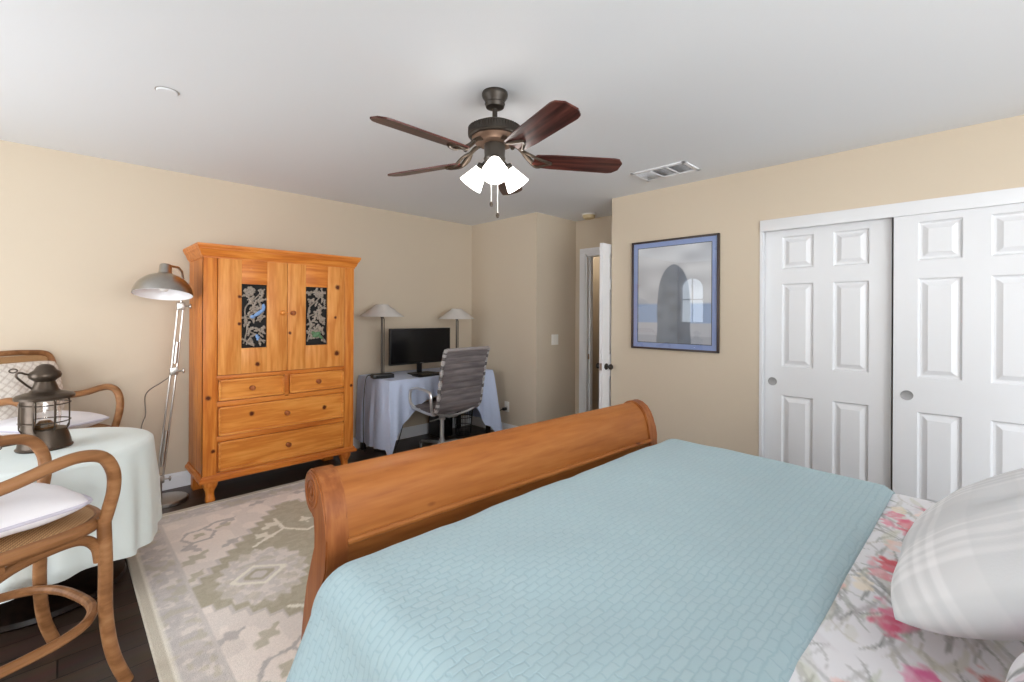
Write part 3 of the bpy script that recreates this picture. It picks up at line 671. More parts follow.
def wardrobe_door(x0, x1, ox0, ox1, kx, seed, bird):
    z0, z1, oz0, oz1 = .905, 1.742, 1.093, 1.567
    d = obj('door', MB().box(x0, ox0, -.010, .012, z0, z1, .003).box(ox1, x1, -.010, .012, z0, z1, .003), M['pine_door'], arm)
    for a, b, mm in ((z0, oz0, 'pine_door'), (oz1, z1, 'pine_x')):
        obj('rail', MB().box(ox0 - .0005, ox1 + .0005, -.0098, .012, a, b, .001), M[mm], d)
    obj('recess', MB().box(ox0, ox1, .010, .016, oz0, oz1), M['dark'], d)
    m = MB(); rs = np.random.RandomState(seed); leafy(m, rs, ox0 + .006, ox1 - .004, oz0 + .012, oz1 - .012, .006)
    obj('carved_leaves', m, M['carving'], d, 60)
    cx = (ox0 + ox1) / 2 + .01
    if bird == 'blue':
        m = MB().blob((cx + .022, -.004, oz0 + .262), .050, .008, .014, 12, Matrix.Rotation(-.62, 3, 'Y')).blob((cx - .022, -.005, oz0 + .232), .018, .009, .014).blob((cx + .052, -.005, oz0 + .305), .013, .006, .026, 10)
        obj('carved_bird', m, M['bluebird'], d, 60)
        obj('carved_bird', MB().blob((cx + .008, -.005, oz0 + .085), .011, .007, .016).blob((cx + .016, -.005, oz0 + .070), .009, .006, .018, 10, Matrix.Rotation(.5, 3, 'Y')), M['bluebird'], d, 60)
    else:
        m = MB().blob((cx - .01, -.004, oz0 + .085), .038, .008, .022, 12, Matrix.Rotation(-.4, 3, 'Y')).blob((cx - .038, -.004, oz0 + .100), .016, .008, .014).blob((cx + .022, -.004, oz0 + .066), .028, .006, .011, 10, Matrix.Rotation(.7, 3, 'Y'))
        obj('carved_bird', m, M['greenbird'], d, 60)
    knob(d, kx, 1.354, M['pine_knob'] if bird != 'blue' else M['pine_light'], -.010, .018)
wardrobe_door(.088, .5545, .237, .409, .516, 5, 'blue')
wardrobe_door(.5575, AW - .086, .696, .872, .593, 9, 'green')
for x0, x1, z0, z1, kx, km in ((.094, .536, .722, .870, .308, 'iron'), (.576, AW - .090, .722, .870, .796, 'pine_light'), (.094, AW - .090, .470, .675, .554, 'pine_light'), (.094, AW - .090, .217, .427, .565, 'iron')):
    b = .016
    m = MB().box(x0 + .004, x1 - .004, -.006, .02, z0 + .004, z1 - .004)
    m.box(x0, x1, -.016, .0, z0, z0 + b, .005).box(x0, x1, -.016, .0, z1 - b, z1, .005).box(x0, x0 + b, -.016, .0, z0, z1, .005).box(x1 - b, x1, -.016, .0, z0, z1, .005)
    d = obj('drawer', m, M['pine_light'], arm); knob(d, kx, (z0 + z1) / 2, M['pine_knob'], -.006, .018)
# front feet: carved, narrow waist; back feet: plain blocks
for x in (.055, AW - .055):
    secs = [(.0, .026, -.008), (.02, .031, -.010), (.045, .026, -.004), (.075, .027, .004), (.105, .040, .0), (.13, .047, -.004), (.157, .044, .0)]
    vs = []; fs = []; n = 16
    for z, r, oy in secs:
        for k in range(n):
            t = 2 * PI * k / n; c, s = math.cos(t), math.sin(t); p = 3.2
            q = r / (abs(c) ** p + abs(s) ** p) ** (1 / p)
            vs.append((x + q * c, .050 + oy + q * s, z))
    for i in range(len(secs) - 1):
        for k in range(n): fs.append((i * n + k, i * n + (k + 1) % n, (i + 1) * n + (k + 1) % n, (i + 1) * n + k))
    fs += [tuple(range(n)), tuple((len(secs) - 1) * n + k for k in range(n))]
    obj('leg', MB().faces(vs, fs), M['pine_z'], arm, 50)
    obj('leg', MB().box(x - .045, x + .045, AD - .10, AD - .02, 0, .157, .004), M['pine_z'], arm)

# ------------------------------------------------------------------ framed print on the right wall
pic = thing('framed_print', 'framed print with a blue mat on the tan wall beside the closet', 'picture', (XR, 1.764, 1.527))
pw, ph = .764 / 2, .94 / 2
mb = MB()
for a, b, c, d in ((-pw, pw, ph - .016, ph), (-pw, pw, -ph, -ph + .016), (-pw, -pw + .016, -ph, ph), (pw - .016, pw, -ph, ph)): mb.box(-.026, -.001, a, b, c, d, .003)
obj('frame', mb, mat('dark_walnut_frame', S(58, 46, 44), .4, var=.1), pic)
obj('mat', MB().box(-.012, -.002, -pw + .012, pw - .012, -ph + .012, ph - .012), mat('blue_mat_board', S(138, 158, 206), .8, var=.02), pic)
iw, ih = pw - .062, ph - .062
m = MB()
for a, b, c, d in ((-iw - .006, iw + .006, ih, ih + .006), (-iw - .006, iw + .006, -ih - .006, -ih), (-iw - .006, -iw, -ih, ih), (iw, iw + .006, -ih, ih)): m.box(-.0135, -.011, a, b, c, d)
obj('mat_edge', m, mat('dark_mat_line', S(70, 82, 96), .7, var=.05), pic)
pn = MB().grid(lambda u, v: (-.0128, iw - 2 * iw * u, -ih + 2 * ih * v), 110, 140)
po = obj('print', pn, colmat('printed_paper', .6), pic)
u = np.array([v.co.y for v in po.data.vertices]); v = np.array([q.co.z for q in po.data.vertices]); u = -u / iw; v = v / ih    # u: left to right
def C(*c): return np.array([lin(x) for x in c])
sky = C(204, 208, 214)[None] + (C(146, 150, 160) - C(196, 200, 206))[None] * (vnoise(u * 2 + 4, v * 4 + 3)[:, None] - .35)
col = sky.copy()
sea = C(150, 172, 206)[None].repeat(len(u), 0); k = (1 - sm(-.22, -.16, v))[:, None]; col = col * (1 - k) + sea * k
gr = C(188, 192, 200)[None].repeat(len(u), 0); k = (1 - sm(-.60, -.57, v))[:, None]; col = col * (1 - k) + gr * k
wl = C(172, 176, 186)[None].repeat(len(u), 0); k = (1 - sm(-.86, -.84, v))[:, None]; col = col * (1 - k) + wl * k
# a plain dark standing stone: generic stand-in for the printed picture
wd = .46 * np.clip(1 - ((v + 1.0) / 1.62).clip(0, 1) ** 5, 0, 1) ** .6 * (1 + .10 * (vnoise(v * 3, v * 0 + 2) - .5))
k = (1 - sm(wd - .02, wd + .02, np.abs(u - .02)))[:, None] * (v < .62)[:, None]
st = C(112, 122, 136)[None] * (.85 + .3 * vnoise(u * 5, v * 7)[:, None])
col = col * (1 - k) + st * k
vcol(po, col)
obj('glass', MB().faces([(-.017, -pw + .014, -ph + .014), (-.017, pw - .014, -ph + .014), (-.017, pw - .014, ph - .014), (-.017, -pw + .014, ph - .014)], [(3, 2, 1, 0)]), glassmat('picture_glass', (1, 1, 1, 1), 0.0, .10), pic, fix=False)

# ------------------------------------------------------------------ rug
RX0, RX1, RY0, RY1 = .265, 2.02, .72, 3.79
nx, ny = 200, 330
mb = MB().grid(lambda u, v: (RX0 + (RX1 - RX0) * u, RY0 + (RY1 - RY0) * v, .011), nx, ny)
rug = obj('area_rug', mb, colmat('tufted_wool', 1.0, .5, 260, .2, .1, var=.07, vscale=120))
gx = np.array([q.co.x for q in rug.data.vertices]); gy = np.array([q.co.y for q in rug.data.vertices])
CR, GR, SG, SG2, GL, WH = C(248, 239, 232), C(198, 193, 190), C(186, 179, 157), C(200, 194, 175), C(218, 212, 207), C(246, 242, 230)
col = np.tile(CR, (len(gx), 1))
def put(mask, rgb):
    global col
    mask = np.clip(mask, 0, 1)[:, None]; col = col * (1 - mask) + rgb[None] * mask
ex = np.minimum(gx - RX0, RX1 - gx); ey = np.minimum(gy - RY0, RY1 - gy); e = np.minimum(ex, ey)
xm = RX0 + np.minimum(gx - RX0, RX1 - gx)                 # mirrored about the rug's long axis
put((vnoise(gx * 14, gy * 14) > .55) * .35, GL)
def line(pts, w, rgb, op=1.0, X=None, Yy=None):
    X = xm if X is None else X; Yy = gy if Yy is None else Yy
    d = np.full(len(gx), 9.0)
    for (a, b), (c, dd) in zip(pts, pts[1:]):
        vx, vy = c - a, dd - b; t = np.clip(((X - a) * vx + (Yy - b) * vy) / (vx * vx + vy * vy), 0, 1)
        d = np.minimum(d, np.hypot(X - a - t * vx, Yy - b - t * vy))
    put(op * (1 - sm(w * .7, w * 1.3, d + (vnoise(gx * 70, gy * 70) - .5) * .012)), rgb)
def leafm(x, y, an, l, w, rgb, op=.9):
    dx, dy = xm - x, gy - y; a = dx * math.cos(an) + dy * math.sin(an); b = -dx * math.sin(an) + dy * math.cos(an)
    ww = w * (1 - (np.abs(a) / l).clip(0, 1) ** 1.5) * (1 + .5 * np.sin(a * 95))
    put(op * (1 - sm(.8, 1.15, np.abs(b) / np.maximum(ww, 1e-4))) * (np.abs(a) < l), rgb)
# big stepped sage field
MX, MY = 1.485, 2.57
stp = .055
ax = np.floor((xm - .40) / stp) * stp; hw = np.clip(ax * 1.22 + .04, 0, .86)
sage = (xm > .40) & (np.abs(gy - MY) < hw); sagef = sage.astype(float)
put(sagef, SG); put(sagef * (vnoise(gx * 40, gy * 55) > .5) * .55, SG2)
for dx, dy in ((.012, 0), (0, .012), (0, -.012)):
    pass
edge = (xm > .40 - .012) & (np.abs(gy - MY) < np.clip(np.floor((xm + .012 - .40) / stp) * stp * 1.22 + .054, 0, .872)) & ~sage
put(edge * .6, GR)
# cream serrated medallion inside with a small hexagon heart
def medallion(cx, cy, rx, ry):
    a = np.arctan2((gy - cy) / ry, (xm - cx) / rx); r = np.hypot((gy - cy) / ry, (xm - cx) / rx)
    lim = .86 + .16 * (np.abs(((a / (2 * PI) * 18) % 1) - .5) * 2) + .06 * np.sin(a * 2)
    m = 1 - sm(lim - .03, lim + .03, r); put(m, GL); put(m * (vnoise(gx * 45, gy * 45) > .55) * .5, CR); put(m * (vnoise(gx * 30 + 7, gy * 30) > .66) * .45, SG2)
    q = np.abs(xm - cx) / (rx * .42) + np.maximum(np.abs(gy - cy) / (ry * .42) - .15, 0)
    q = np.abs(xm - cx + .02) / (rx * .62) + np.maximum(np.abs(gy - cy) / (ry * .36) - .10, 0)
    put((1 - sm(.96, 1.02, q)), WH); put((1 - sm(.72, .78, q)), GL); put((1 - sm(.50, .56, q)), SG); put((1 - sm(.26, .32, q)), GL)
medallion(.755, 2.575, .215, .285); medallion(1.485, 2.57, .33, .42)
for k in range(7):
    y = 2.05 + k * .19
for pts in ([(.80, 2.90), (1.0, 3.02), (1.1, 2.9), (1.25, 2.95)], [(1.0, 3.02), (1.0, 3.2)], [(.98, 2.35), (1.12, 2.45), (1.15, 2.7)], [(.9, 2.20), (1.1, 2.1)], [(.75, 2.2), (.85, 2.12)]): line(pts, .011, WH)
for x, y, a in ((.95, 3.12, .6), (1.15, 3.05, 1.8), (1.2, 3.3, .5), (1.05, 2.2, 1), (1.2, 2.75, 2), (.88, 3.0, 2.2), (1.32, 3.1, .3)): leafm(x, y, a, .07, .035, WH)
# cream field: grey hexagons, vines and toothed leaves
def hexa(cx, cy, s):
    p = [(cx + s * .9 * math.cos(t), cy + s * math.sin(t)) for t in np.linspace(0, 2 * PI, 7)]
    line(p, .009, GR); leafm(cx, cy, .9, s * .45, s * .3, SG2); line([p[1], (cx + s * 1.2, cy + s * 1.5), (cx + s * 1.7, cy + s * 1.4)], .010, GR); line([p[4], (cx - s * 1.1, cy - s * 1.5)], .010, GR)
    leafm(cx + s * 1.5, cy + s * .6, .4, s * .6, s * .3, SG2); leafm(cx - s * .6, cy - s * 1.6, 2.0, s * .8, s * .3, GR)
hexa(.60, 3.27, .095); hexa(.62, 1.82, .11); hexa(1.1, 1.45, .11); hexa(1.3, 3.62 - .1, .09)
for x, y, a, l in ((.53, 2.98, .7, .10), (.50, 2.78, .9, .07), (.78, 3.38, .6, .07), (.72, 3.05, .6, .07), (.62, 2.06, .8, .09), (.50, 2.16, .3, .08), (.82, 1.95, .9, .07), (.95, 1.75, .5, .1), (.85, 1.55, 1.2, .1), (1.0, 3.55, .3, .07), (1.3, 1.7, .3, .1), (.6, 1.5, .8, .1)): leafm(x, y, a, l, l * .38, SG2 if a > .6 else GR)
# border: grey flowered band, pale guard line, sage shaggy edge
b = sm(.045, .05, e) * (1 - sm(.185, .19, e)); put(b * (e > 0), CR * .4 + GL * .6)
for sx in (0, 1):
    w = np.where(ex < ey, gy, gx)
    put(b * (np.abs(np.sin(w * 17 + sx * 1.5)) * .05 + .09 > np.abs(e - .115) + .055) * .55 * (vnoise(gx * 22 + sx * 9, gy * 22) > .42), GR)
put(b * (vnoise(gx * 34 + 3, gy * 34) > .62) * .6, GR); put(b * (vnoise(gx * 28 + 13, gy * 28) > .7) * .6, SG2)
for d0, rgb, w in ((.19, GL, .006), (.048, WH, .005)): put(1 - sm(w * .6, w * 1.4, np.abs(e - d0)), rgb)
put(1 - sm(.040, .046, e), SG * .75 + CR * .25)
vcol(rug, col)
md = rug.modifiers.new('pile', 'SOLIDIFY'); md.thickness = .0105; md.offset = -1
tag(rug, 'cream and sage patterned wool rug lying on the dark wood floor', 'rug')

# ------------------------------------------------------------------ round table, its cloth, lantern
TX, TY, TZ = -.06, 3.148, .695
rt = thing('round_table', 'round pedestal table with a dark base, hidden under the mint cloth', 'table', (TX, TY, 0))
obj('tabletop', MB().lathe([(0, TZ - .03), (.41, TZ - .03), (.42, TZ - .02), (.42, TZ - .005), (.412, TZ), (0, TZ)], 48), M['table_wood'], rt)
obj('pedestal', MB().lathe([(.05, .06), (.09, .10), (.06, .16), (.045, .25), (.07, .34), (.05, .45), (.06, .6), (.12, TZ - .03)], 24), M['table_wood'], rt)
obj('base', MB().lathe([(0, 0), (.30, 0), (.318, .015), (.312, .035), (.28, .05), (.20, .055), (.12, .075), (.05, .08), (0, .08)], 40), M['table_wood'], rt)
n = 144
def clothring(r, z, amp, k0):
    out = []
    for k in range(n):
        t = 2 * PI * k / n
        w = math.sin(t * 13 + .6) * .6 + math.sin(t * 8 + 2) * .4 + .35 * math.sin(t * 21)
        rr = r + amp * w
        out.append((rr * math.cos(t), rr * math.sin(t), z + (amp > .01) * .018 * math.sin(t * 4 + .5) * k0))
    return out
rings = [clothring(.002, TZ + .006, 0, 0), clothring(.2, TZ + .006, 0, 0), clothring(.395, TZ + .006, 0, 0), clothring(.416, TZ + .003, 0, 0), clothring(.426, TZ - .006, 0, 0), clothring(.430, TZ - .03, .001, 0), clothring(.436, TZ - .12, .006, 0), clothring(.444, TZ - .25, .013, .3), clothring(.446, TZ - .38, .018, .7), clothring(.448, .205, .022, 1)]
vs = [p for r in rings for p in r]; fs = [(i * n + k, i * n + (k + 1) % n, (i + 1) * n + (k + 1) % n, (i + 1) * n + k) for i in range(len(rings) - 1) for k in range(n)]
tc = obj('tablecloth', MB().faces(vs, fs), M['mint_cloth'], None, 60); tc.location = (TX, TY, 0)
tag(tc, 'pale mint cloth draped over the round table by the left wall', 'tablecloth')

lan = thing('lantern', 'dark metal ship lantern with a wire cage and glass, on the mint tablecloth', 'lantern', (-.047, 3.135, TZ + .0065), math.radians(10))
obj('base', MB().lathe([(0, 0), (.098, 0), (.101, .007), (.095, .014), (.092, .034), (.086, .060), (.078, .084), (.076, .092), (.060, .096), (0, .096)], 32), M['iron'], lan, 30)
obj('burner', MB().lathe([(0, .094), (.040, .094), (.044, .106), (.030, .118), (.020, .130), (0, .132)], 24), M['brass'], lan, 30)
obj('glass_globe', MB().lathe([(.050, .098), (.055, .12), (.057, .16), (.054, .20), (.047, .235)], 28), glassmat('lantern_glass', (.98, .97, .95, 1), .05, .12), lan, 60)
obj('back_shield', MB().lathe([(.082, .068), (.082, .245)], 40).lathe([(.080, .068), (.080, .245)], 40) if False else MB().grid(lambda u, v: (.082 * math.cos(2.4 + 1.7 * u), .082 * math.sin(2.4 + 1.7 * u), .090 + .156 * v), 24, 2), M['iron'], lan)
m = MB()
for z in (.128, .212): m.tube([(.090 * math.cos(t), .090 * math.sin(t), z) for t in np.linspace(0, 2 * PI, 33)[:-1]], .0028, 6, True)
for k in range(8):
    t = 2 * PI * k / 8 + .2
    m.tube([(r * math.cos(t), r * math.sin(t), z) for r, z in ((.080, .085), (.091, .105), (.092, .16), (.091, .225), (.080, .25))], .0030, 6)
obj('wire_cage', m, M['iron'], lan)
obj('hood', MB().lathe([(.092, .236), (.105, .238), (.107, .250), (.098, .258), (.078, .265), (.056, .272), (.047, .282), (.044, .296), (.038, .312), (.036, .320), (.044, .328), (.056, .338), (.059, .350), (.054, .364), (.040, .374), (.030, .392), (.014, .402), (0, .403)], 32), M['iron'], lan, 40)
obj('handle', MB().tube(spline([(-.040, 0, .285), (-.060, -.005, .305), (-.085, -.01, .335), (-.096, -.012, .352), (-.094, -.012, .366), (-.080, -.01, .368), (-.065, -.006, .360), (-.045, 0, .356)], 6), .0048, 8).tube([(-.106 + .013 * math.cos(t), -.012, .380 + .009 * math.sin(t)) for t in np.linspace(0, 2 * PI, 13)[:-1]], .003, 6, True), M['iron'], lan)
obj('wick_knob', MB().tube([(-.08, -.03, .045), (-.15, -.055, .048)], .0035, 8).tube([(-.158 + .012 * math.cos(t), -.058, .048 + .012 * math.sin(t)) for t in np.linspace(0, 2 * PI, 13)[:-1]], .0035, 6, True), M['iron'], lan)

# ------------------------------------------------------------------ bentwood armchairs
def make_armchair(label):
    t = thing('bentwood_armchair', label, 'chair', (0, 0, 0), 0, 'bentwood armchairs around the round table')
    def sup(a, b, n, k): c, s = math.cos(k), math.sin(k); return (a * math.copysign(abs(c) ** (2 / n), c), b * math.copysign(abs(s) ** (2 / n), s))
    rg = [sup(.235, .240, 3.2, 2 * PI * k / 48) for k in range(48)]
    obj('seat_frame', MB().tube([(x, y, .598) for x, y in rg], .023, 10, True, 1.0), M['rattan'], t)
    m = MB(); vs = [(0, 0, .616)]
    for f in (.35, .7, .97): vs += [(x * f, y * f, .616 + .003 * f) for x, y in rg]
    fs = [(0, 1 + k, 1 + (k + 1) % 48) for k in range(48)]
    for i in range(2):
        for k in range(48): fs.append((1 + i * 48 + k, 1 + i * 48 + (k + 1) % 48, 1 + (i + 1) * 48 + (k + 1) % 48, 1 + (i + 1) * 48 + k))
    obj('cane_seat', m.faces(vs, fs), M['cane'], t)
    for s in (-1, 1):
        obj('leg', MB().tube(spline([(.205, .222 * s, .62), (.208, .228 * s, .45), (.208, .232 * s, .27), (.225, .243 * s, .12), (.262, .256 * s, 0)], 6), [.021] * 25, 12), M['rattan'], t)
        obj('leg', MB().tube(spline([(-.215, .185 * s, .62), (-.222, .19 * s, .4), (-.235, .20 * s, .2), (-.27, .215 * s, 0)], 6), .018, 12), M['rattan'], t)
        obj('arm', MB().tube(spline([(-.262, .205 * s, .80), (-.17, .236 * s, .80), (-.05, .252 * s, .822), (.05, .256 * s, .852), (.125, .254 * s, .862), (.188, .250 * s, .842), (.220, .246 * s, .785), (.226, .240 * s, .72), (.216, .233 * s, .655), (.206, .226 * s, .605)], 7), .0205, 12), M['rattan'], t)
        br = obj('brace', MB().tube(spline([(.196, .214 * s, .465), (.186, .214 * s, .52), (.150, .214 * s, .558), (.08, .214 * s, .566), (-.03, .214 * s, .548), (-.12, .21 * s, .495), (-.195, .20 * s, .42)], 6), .017, 10), M['rattan'], t)
        obj('bolt', MB().lathe([(0, 0), (.008, 0), (.008, .004), (0, .006)], 10, Matrix.Translation((-.10, .240 * s, .571)) @ Matrix.Rotation(-PI / 2 * s, 4, 'X')), M['nickel'], br)
    for ya_, yb_ in ((-.240, -.228), (.228, .240)): obj('brace_block', MB().box(-.16, -.05, ya_, yb_, .552, .590, .004), M['rattan'], t)
    st = [sup(.232, .262, 2.7, 2 * PI * k / 48) for k in range(48)]
    obj('ring_stretcher', MB().tube([(x - .005, y, .268) for x, y in st], .0165, 10, True), M['rattan'], t)
    obj('back_frame', MB().tube(spline([(-.215, .192, .60), (-.245, .208, .75), (-.272, .220, .90), (-.292, .222, 1.02), (-.302, .190, 1.078), (-.308, .10, 1.092), (-.310, 0, 1.096), (-.308, -.10, 1.092), (-.302, -.190, 1.078), (-.292, -.222, 1.02), (-.272, -.220, .90), (-.245, -.208, .75), (-.215, -.192, .60)], 6), .0175, 12), M['rattan'], t)
    obj('cane_back', MB().grid(lambda u, v: (-.235 - .065 * v - .012 * math.sin(PI * u), -.195 + .39 * u, .68 + .395 * v), 14, 8), M['cane'], t)
    obj('back_rail', MB().tube([(-.243, -.2, .68), (-.25, 0, .68), (-.243, .2, .68)], .012, 8), M['rattan'], t)
    return t
ch1 = make_armchair('bentwood armchair at the left edge of the photo, in front of the mint-clothed table')
c1, a1 = (-.157, 2.32), math.radians(22)
ch1.location = (c1[0], c1[1], 0); ch1.rotation_euler = (0, 0, a1)
c2, a2 = (-.045, 3.95), math.radians(-55)
ch2 = dup(ch1, (c2[0], c2[1], 0), a2, 'bentwood armchair behind the lantern, between the round table and the left wall')
def seat_cushion(c, a, dx, label):
    o = pillow('seat_cushion', .44, .42, .11, M['white_fab'], None, 40)
    o.location = (c[0] + dx * math.cos(a), c[1] + dx * math.sin(a), .678); o.rotation_euler = (0, 0, a); tag(o, label, 'cushion', 'white seat cushions')
    pts = []
    for k in range(80):
        t = 2 * PI * k / 80; c_, s_ = math.cos(t), math.sin(t)
        pts.append((.222 * math.copysign(abs(c_) ** .27, c_), .207 * math.copysign(abs(s_) ** .27, s_), 0))
    obj('piping', MB().tube(pts, .006, 8, True), M['pipe_fab'], o)
    return o
seat_cushion(c1, a1, -.025, 'white seat cushion with grey piping on the nearest armchair')
seat_cushion(c2, a2, -.0, 'white seat cushion on the armchair behind the lantern')
def lattice(x, y):
    c = np.empty((len(x), 3)); c[:] = [lin(v) for v in (226, 220, 212)]
    d = np.minimum(np.abs(((x + y) * 22) % 1 - .5), np.abs(((x - y) * 22) % 1 - .5)); k = (1 - sm(.06, .14, d))[:, None]
    return c * (1 - k) + np.array([lin(v) for v in (196, 186, 176)])[None] * k
bp_ = pillow('back_pillow', .40, .36, .12, colmat('lattice_quilted_cotton', .9, .1, 150), lattice, 60)
bp_.matrix_world = Matrix.Translation((c2[0] - .185 * math.cos(a2), c2[1] - .185 * math.sin(a2), .865)) @ Matrix.Rotation(a2, 4, 'Z') @ Matrix.Rotation(math.radians(78), 4, 'Y') @ Matrix.Rotation(PI / 2, 4, 'Z')
tag(bp_, 'cream lattice pillow against the back of the armchair behind the lantern', 'pillow')

# ------------------------------------------------------------------ floor lamp
fl = thing('floor_lamp', 'brushed metal floor lamp with jointed arm and dome shade, beside the armoire', 'lamp', (.545, 4.045, 0))
obj('base', MB().lathe([(0, 0), (.128, 0), (.132, .004), (.132, .022), (.126, .027), (.02, .030), (0, .030)], 40), M['nickel'], fl, 30)
P0 = Vector((-.035, 0, .03)); P1 = Vector((-.035, 0, .17)); P2 = Vector((.045, .015, .93)); P3 = Vector((.085, .02, 1.40)); P4 = Vector((.095, .01, 1.60))
obj('post', MB().tube([P0, P1], .013, 12), M['nickel'], fl)
for A, B, nm in ((P1, P2, 'lower_arm'), (P2, P3, 'upper_arm')):
    m = MB()
    for dx in (-.016, .016): m.tube([A + Vector((dx, 0, -.01)), B + Vector((dx, 0, .01))], .0065, 10)
    m.tube([A.lerp(B, .12) + Vector((0, -.014, 0)), A.lerp(B, .45) + Vector((0, -.014, 0))], .010, 10)
    obj(nm, m, M['nickel'], fl)
for J in (P1, P2, P3):
    j = obj('joint', MB().box(J.x - .026, J.x + .026, J.y - .014, J.y + .014, J.z - .028, J.z + .028, .006), M['nickel'], fl)
    obj('wing_knob', MB().tube([(J.x + .02, J.y - .012, J.z), (J.x + .05, J.y - .02, J.z)], .005, 8).blob((J.x + .055, J.y - .022, J.z), .008, .006, .018), M['nickel'], j)
SH = Vector((-.045, -.185, 1.475))
obj('neck', MB().tube([P3, P3.lerp(P4, .5), P4, P4 + Vector((-.01, -.02, .05)), P4 + Vector((-.04, -.07, .075)), SH + Vector((.02, .02, .20))], .0085, 10), M['nickel'], fl)
R3 = Matrix.Translation(SH) @ Matrix.Rotation(math.radians(5), 4, 'Y') @ Matrix.Rotation(math.radians(-11), 4, 'X')
so = [(.168, 0), (.166, .018), (.158, .045), (.143, .075), (.120, .102), (.090, .124), (.060, .138), (.042, .146), (.040, .150)]
sh = obj('dome_shade', MB().lathe(so, 48, R3).lathe([(.040, .146), (.038, .150), (.034, .205), (.030, .212), (0, .214)], 32, R3), M['nickel'], fl, 40)
obj('shade_lining', MB().lathe([(r - .003, z - .001) for r, z in so] + [(0, .146)], 48, R3), mat('white_enamel', S(236, 236, 238), .35, var=.01), sh, 60)
obj('bulb', MB().lathe([(0, .02), (.02, .025), (.032, .045), (.030, .07), (.016, .10), (.014, .14)], 20, R3), mat('frosted_bulb', S(244, 243, 240), .2, var=.01), sh, 60)
obj('cord', MB().tube([Vector(p) - Vector((.545, 4.045, 0)) for p in spline([(.50, 4.18, .008), (.46, 4.24, .05), (.41, 4.285, .25), (.43, 4.29, .50), (.455, 4.29, .60), (.455, 4.28, .75), (.53, 4.12, .85), (.58, 4.062, .90)], 8)], .0035, 6), mat('grey_cord', S(120, 112, 104), .6, var=.05), fl)

# ------------------------------------------------------------------ desk under a cloth
DX0, DX1, DYf, DYb, DZt = 2.125, 3.39, 3.715, 4.295, .735
dk = thing('desk', 'narrow writing desk hidden beneath the pale blue cloth', 'desk', ((DX0 + DX1) / 2, (DYf + DYb) / 2, 0))
dw, dd = (DX1 - DX0) / 2, (DYb - DYf) / 2
obj('desktop', MB().box(-dw, dw, -dd, dd, DZt - .03, DZt, .004), M['table_wood'], dk)
for sx in (-1, 1):
    for sy in (-1, 1): obj('leg', MB().box(sx * (dw - .03) - .02, sx * (dw - .03) + .02, sy * (dd - .03) - .02, sy * (dd - .03) + .02, 0, DZt - .03, .003), M['table_wood'], dk)
def interp(x, xs, ys): return float(np.interp(x, xs, ys))
per = []
for y in np.linspace(DYb, DYf, 44): per.append((DX0, y, -1, 0, interp(y, [DYf, DYf + .05, 3.9, DYb], [.03, .12, .10, .11]), 'l'))
for x in np.linspace(DX0, DX1, 110)[1:-1]: per.append((x, DYf, 0, -1, interp(x, [DX0, DX0 + .03, 2.20, 2.27, 2.36, 2.5, 2.7, 2.95, 3.15, 3.27, 3.33, DX1], [.03, .08, .22, .33, .42, .52, .56, .50, .36, .16, .06, .04]), 'f'))
for y in np.linspace(DYf, DYb, 44): per.append((DX1, y, 1, 0, interp(y, [DYf, DYf + .05, 3.9, DYb], [.04, .14, .16, .16]), 'r'))
K = 14; vs = []; npz = len(per)
for k in range(K + 1):
    f = k / K
    for i, (x, y, nx_, ny_, hz, sd) in enumerate(per):
        dc0 = math.hypot(x - DX0, y - DYf); dc1 = math.hypot(x - DX1, y - DYf)
        cb = math.exp(-(dc0 / .10) ** 2); cb1 = math.exp(-(dc1 / .10) ** 2)
        s_ = y if sd in 'lr' else x
        w = (.014 * math.sin(s_ * 38) + .010 * math.sin(s_ * 71 + 1)) * f
        if cb > .3 and sd != 'r': ox, oy = -.5, -.86
        elif cb1 > .3 and sd != 'l': ox, oy = .5, -.86
        else: ox, oy = nx_, ny_
        push = w + (.012 + .035 * f ** .8) * 1.0 + .07 * (cb + cb1) * f
        if sd == 'f' and cb < .3 and cb1 < .3: push = w * .6 + .010 + .012 * f
        if sd == 'l': ox, push = -1 * (1 - .5 * cb), min(push, .05)
        z = DZt + .004 - (DZt + .004 - hz) * f if k else DZt + .004
        if k == 0: push = .006
        vs.append((x + ox * push, y + oy * push, z))
fs = [(k * npz + i, k * npz + i + 1, (k + 1) * npz + i + 1, (k + 1) * npz + i) for k in range(K) for i in range(npz - 1)]
fs.append(tuple(range(npz)))
tag(obj('tablecloth', MB().faces(vs, fs), M['blue_cloth'], None, 50), 'pale blue cloth hanging in long corners over the desk', 'tablecloth')
mon = thing('monitor', 'black flat computer monitor standing on the blue-clothed desk', 'monitor', (2.64, 3.985, DZt + .0045))
obj('bezel', MB().box(-.36, .36, -.02, .018, .105, .465, .004).box(-.25, .25, .015, .04, .17, .40, .01), M['blackpl'], mon)
obj('screen', MB().box(-.352, .352, -.0215, -.019, .122, .457), M['screen'], mon)
obj('stand_neck', MB().prism([(.06, .0), (.075, .0), (.055, .30), (.03, .30)], -.03, .03, 'x') if False else MB().box(-.028, .028, .018, .034, .0, .30, .003), M['blackpl'], mon)
obj('stand_base', MB().prism([(-.14, -.09), (.14, -.09), (.12, .06), (-.12, .06)], .0, .010, 'z'), M['blackpl'], mon)
obj('logo', MB().box(-.022, .022, -.0222, -.0208, .110, .115), mat('grey_logo', S(150, 150, 155), .4), mon)
kb = thing('keyboard', 'slim black keyboard lying on the desk below the monitor', 'keyboard', (2.66, 3.80, DZt + .0045))
obj('case', MB().box(-.20, .20, -.065, .065, 0, .014, .004), M['blackpl'], kb)
m = MB()
for r in range(5):
    for k in range(15): m.box(-.188 + k * .0252, -.188 + k * .0252 + .021, -.055 + r * .0225, -.055 + r * .0225 + .018, .013, .018, .002, 1)
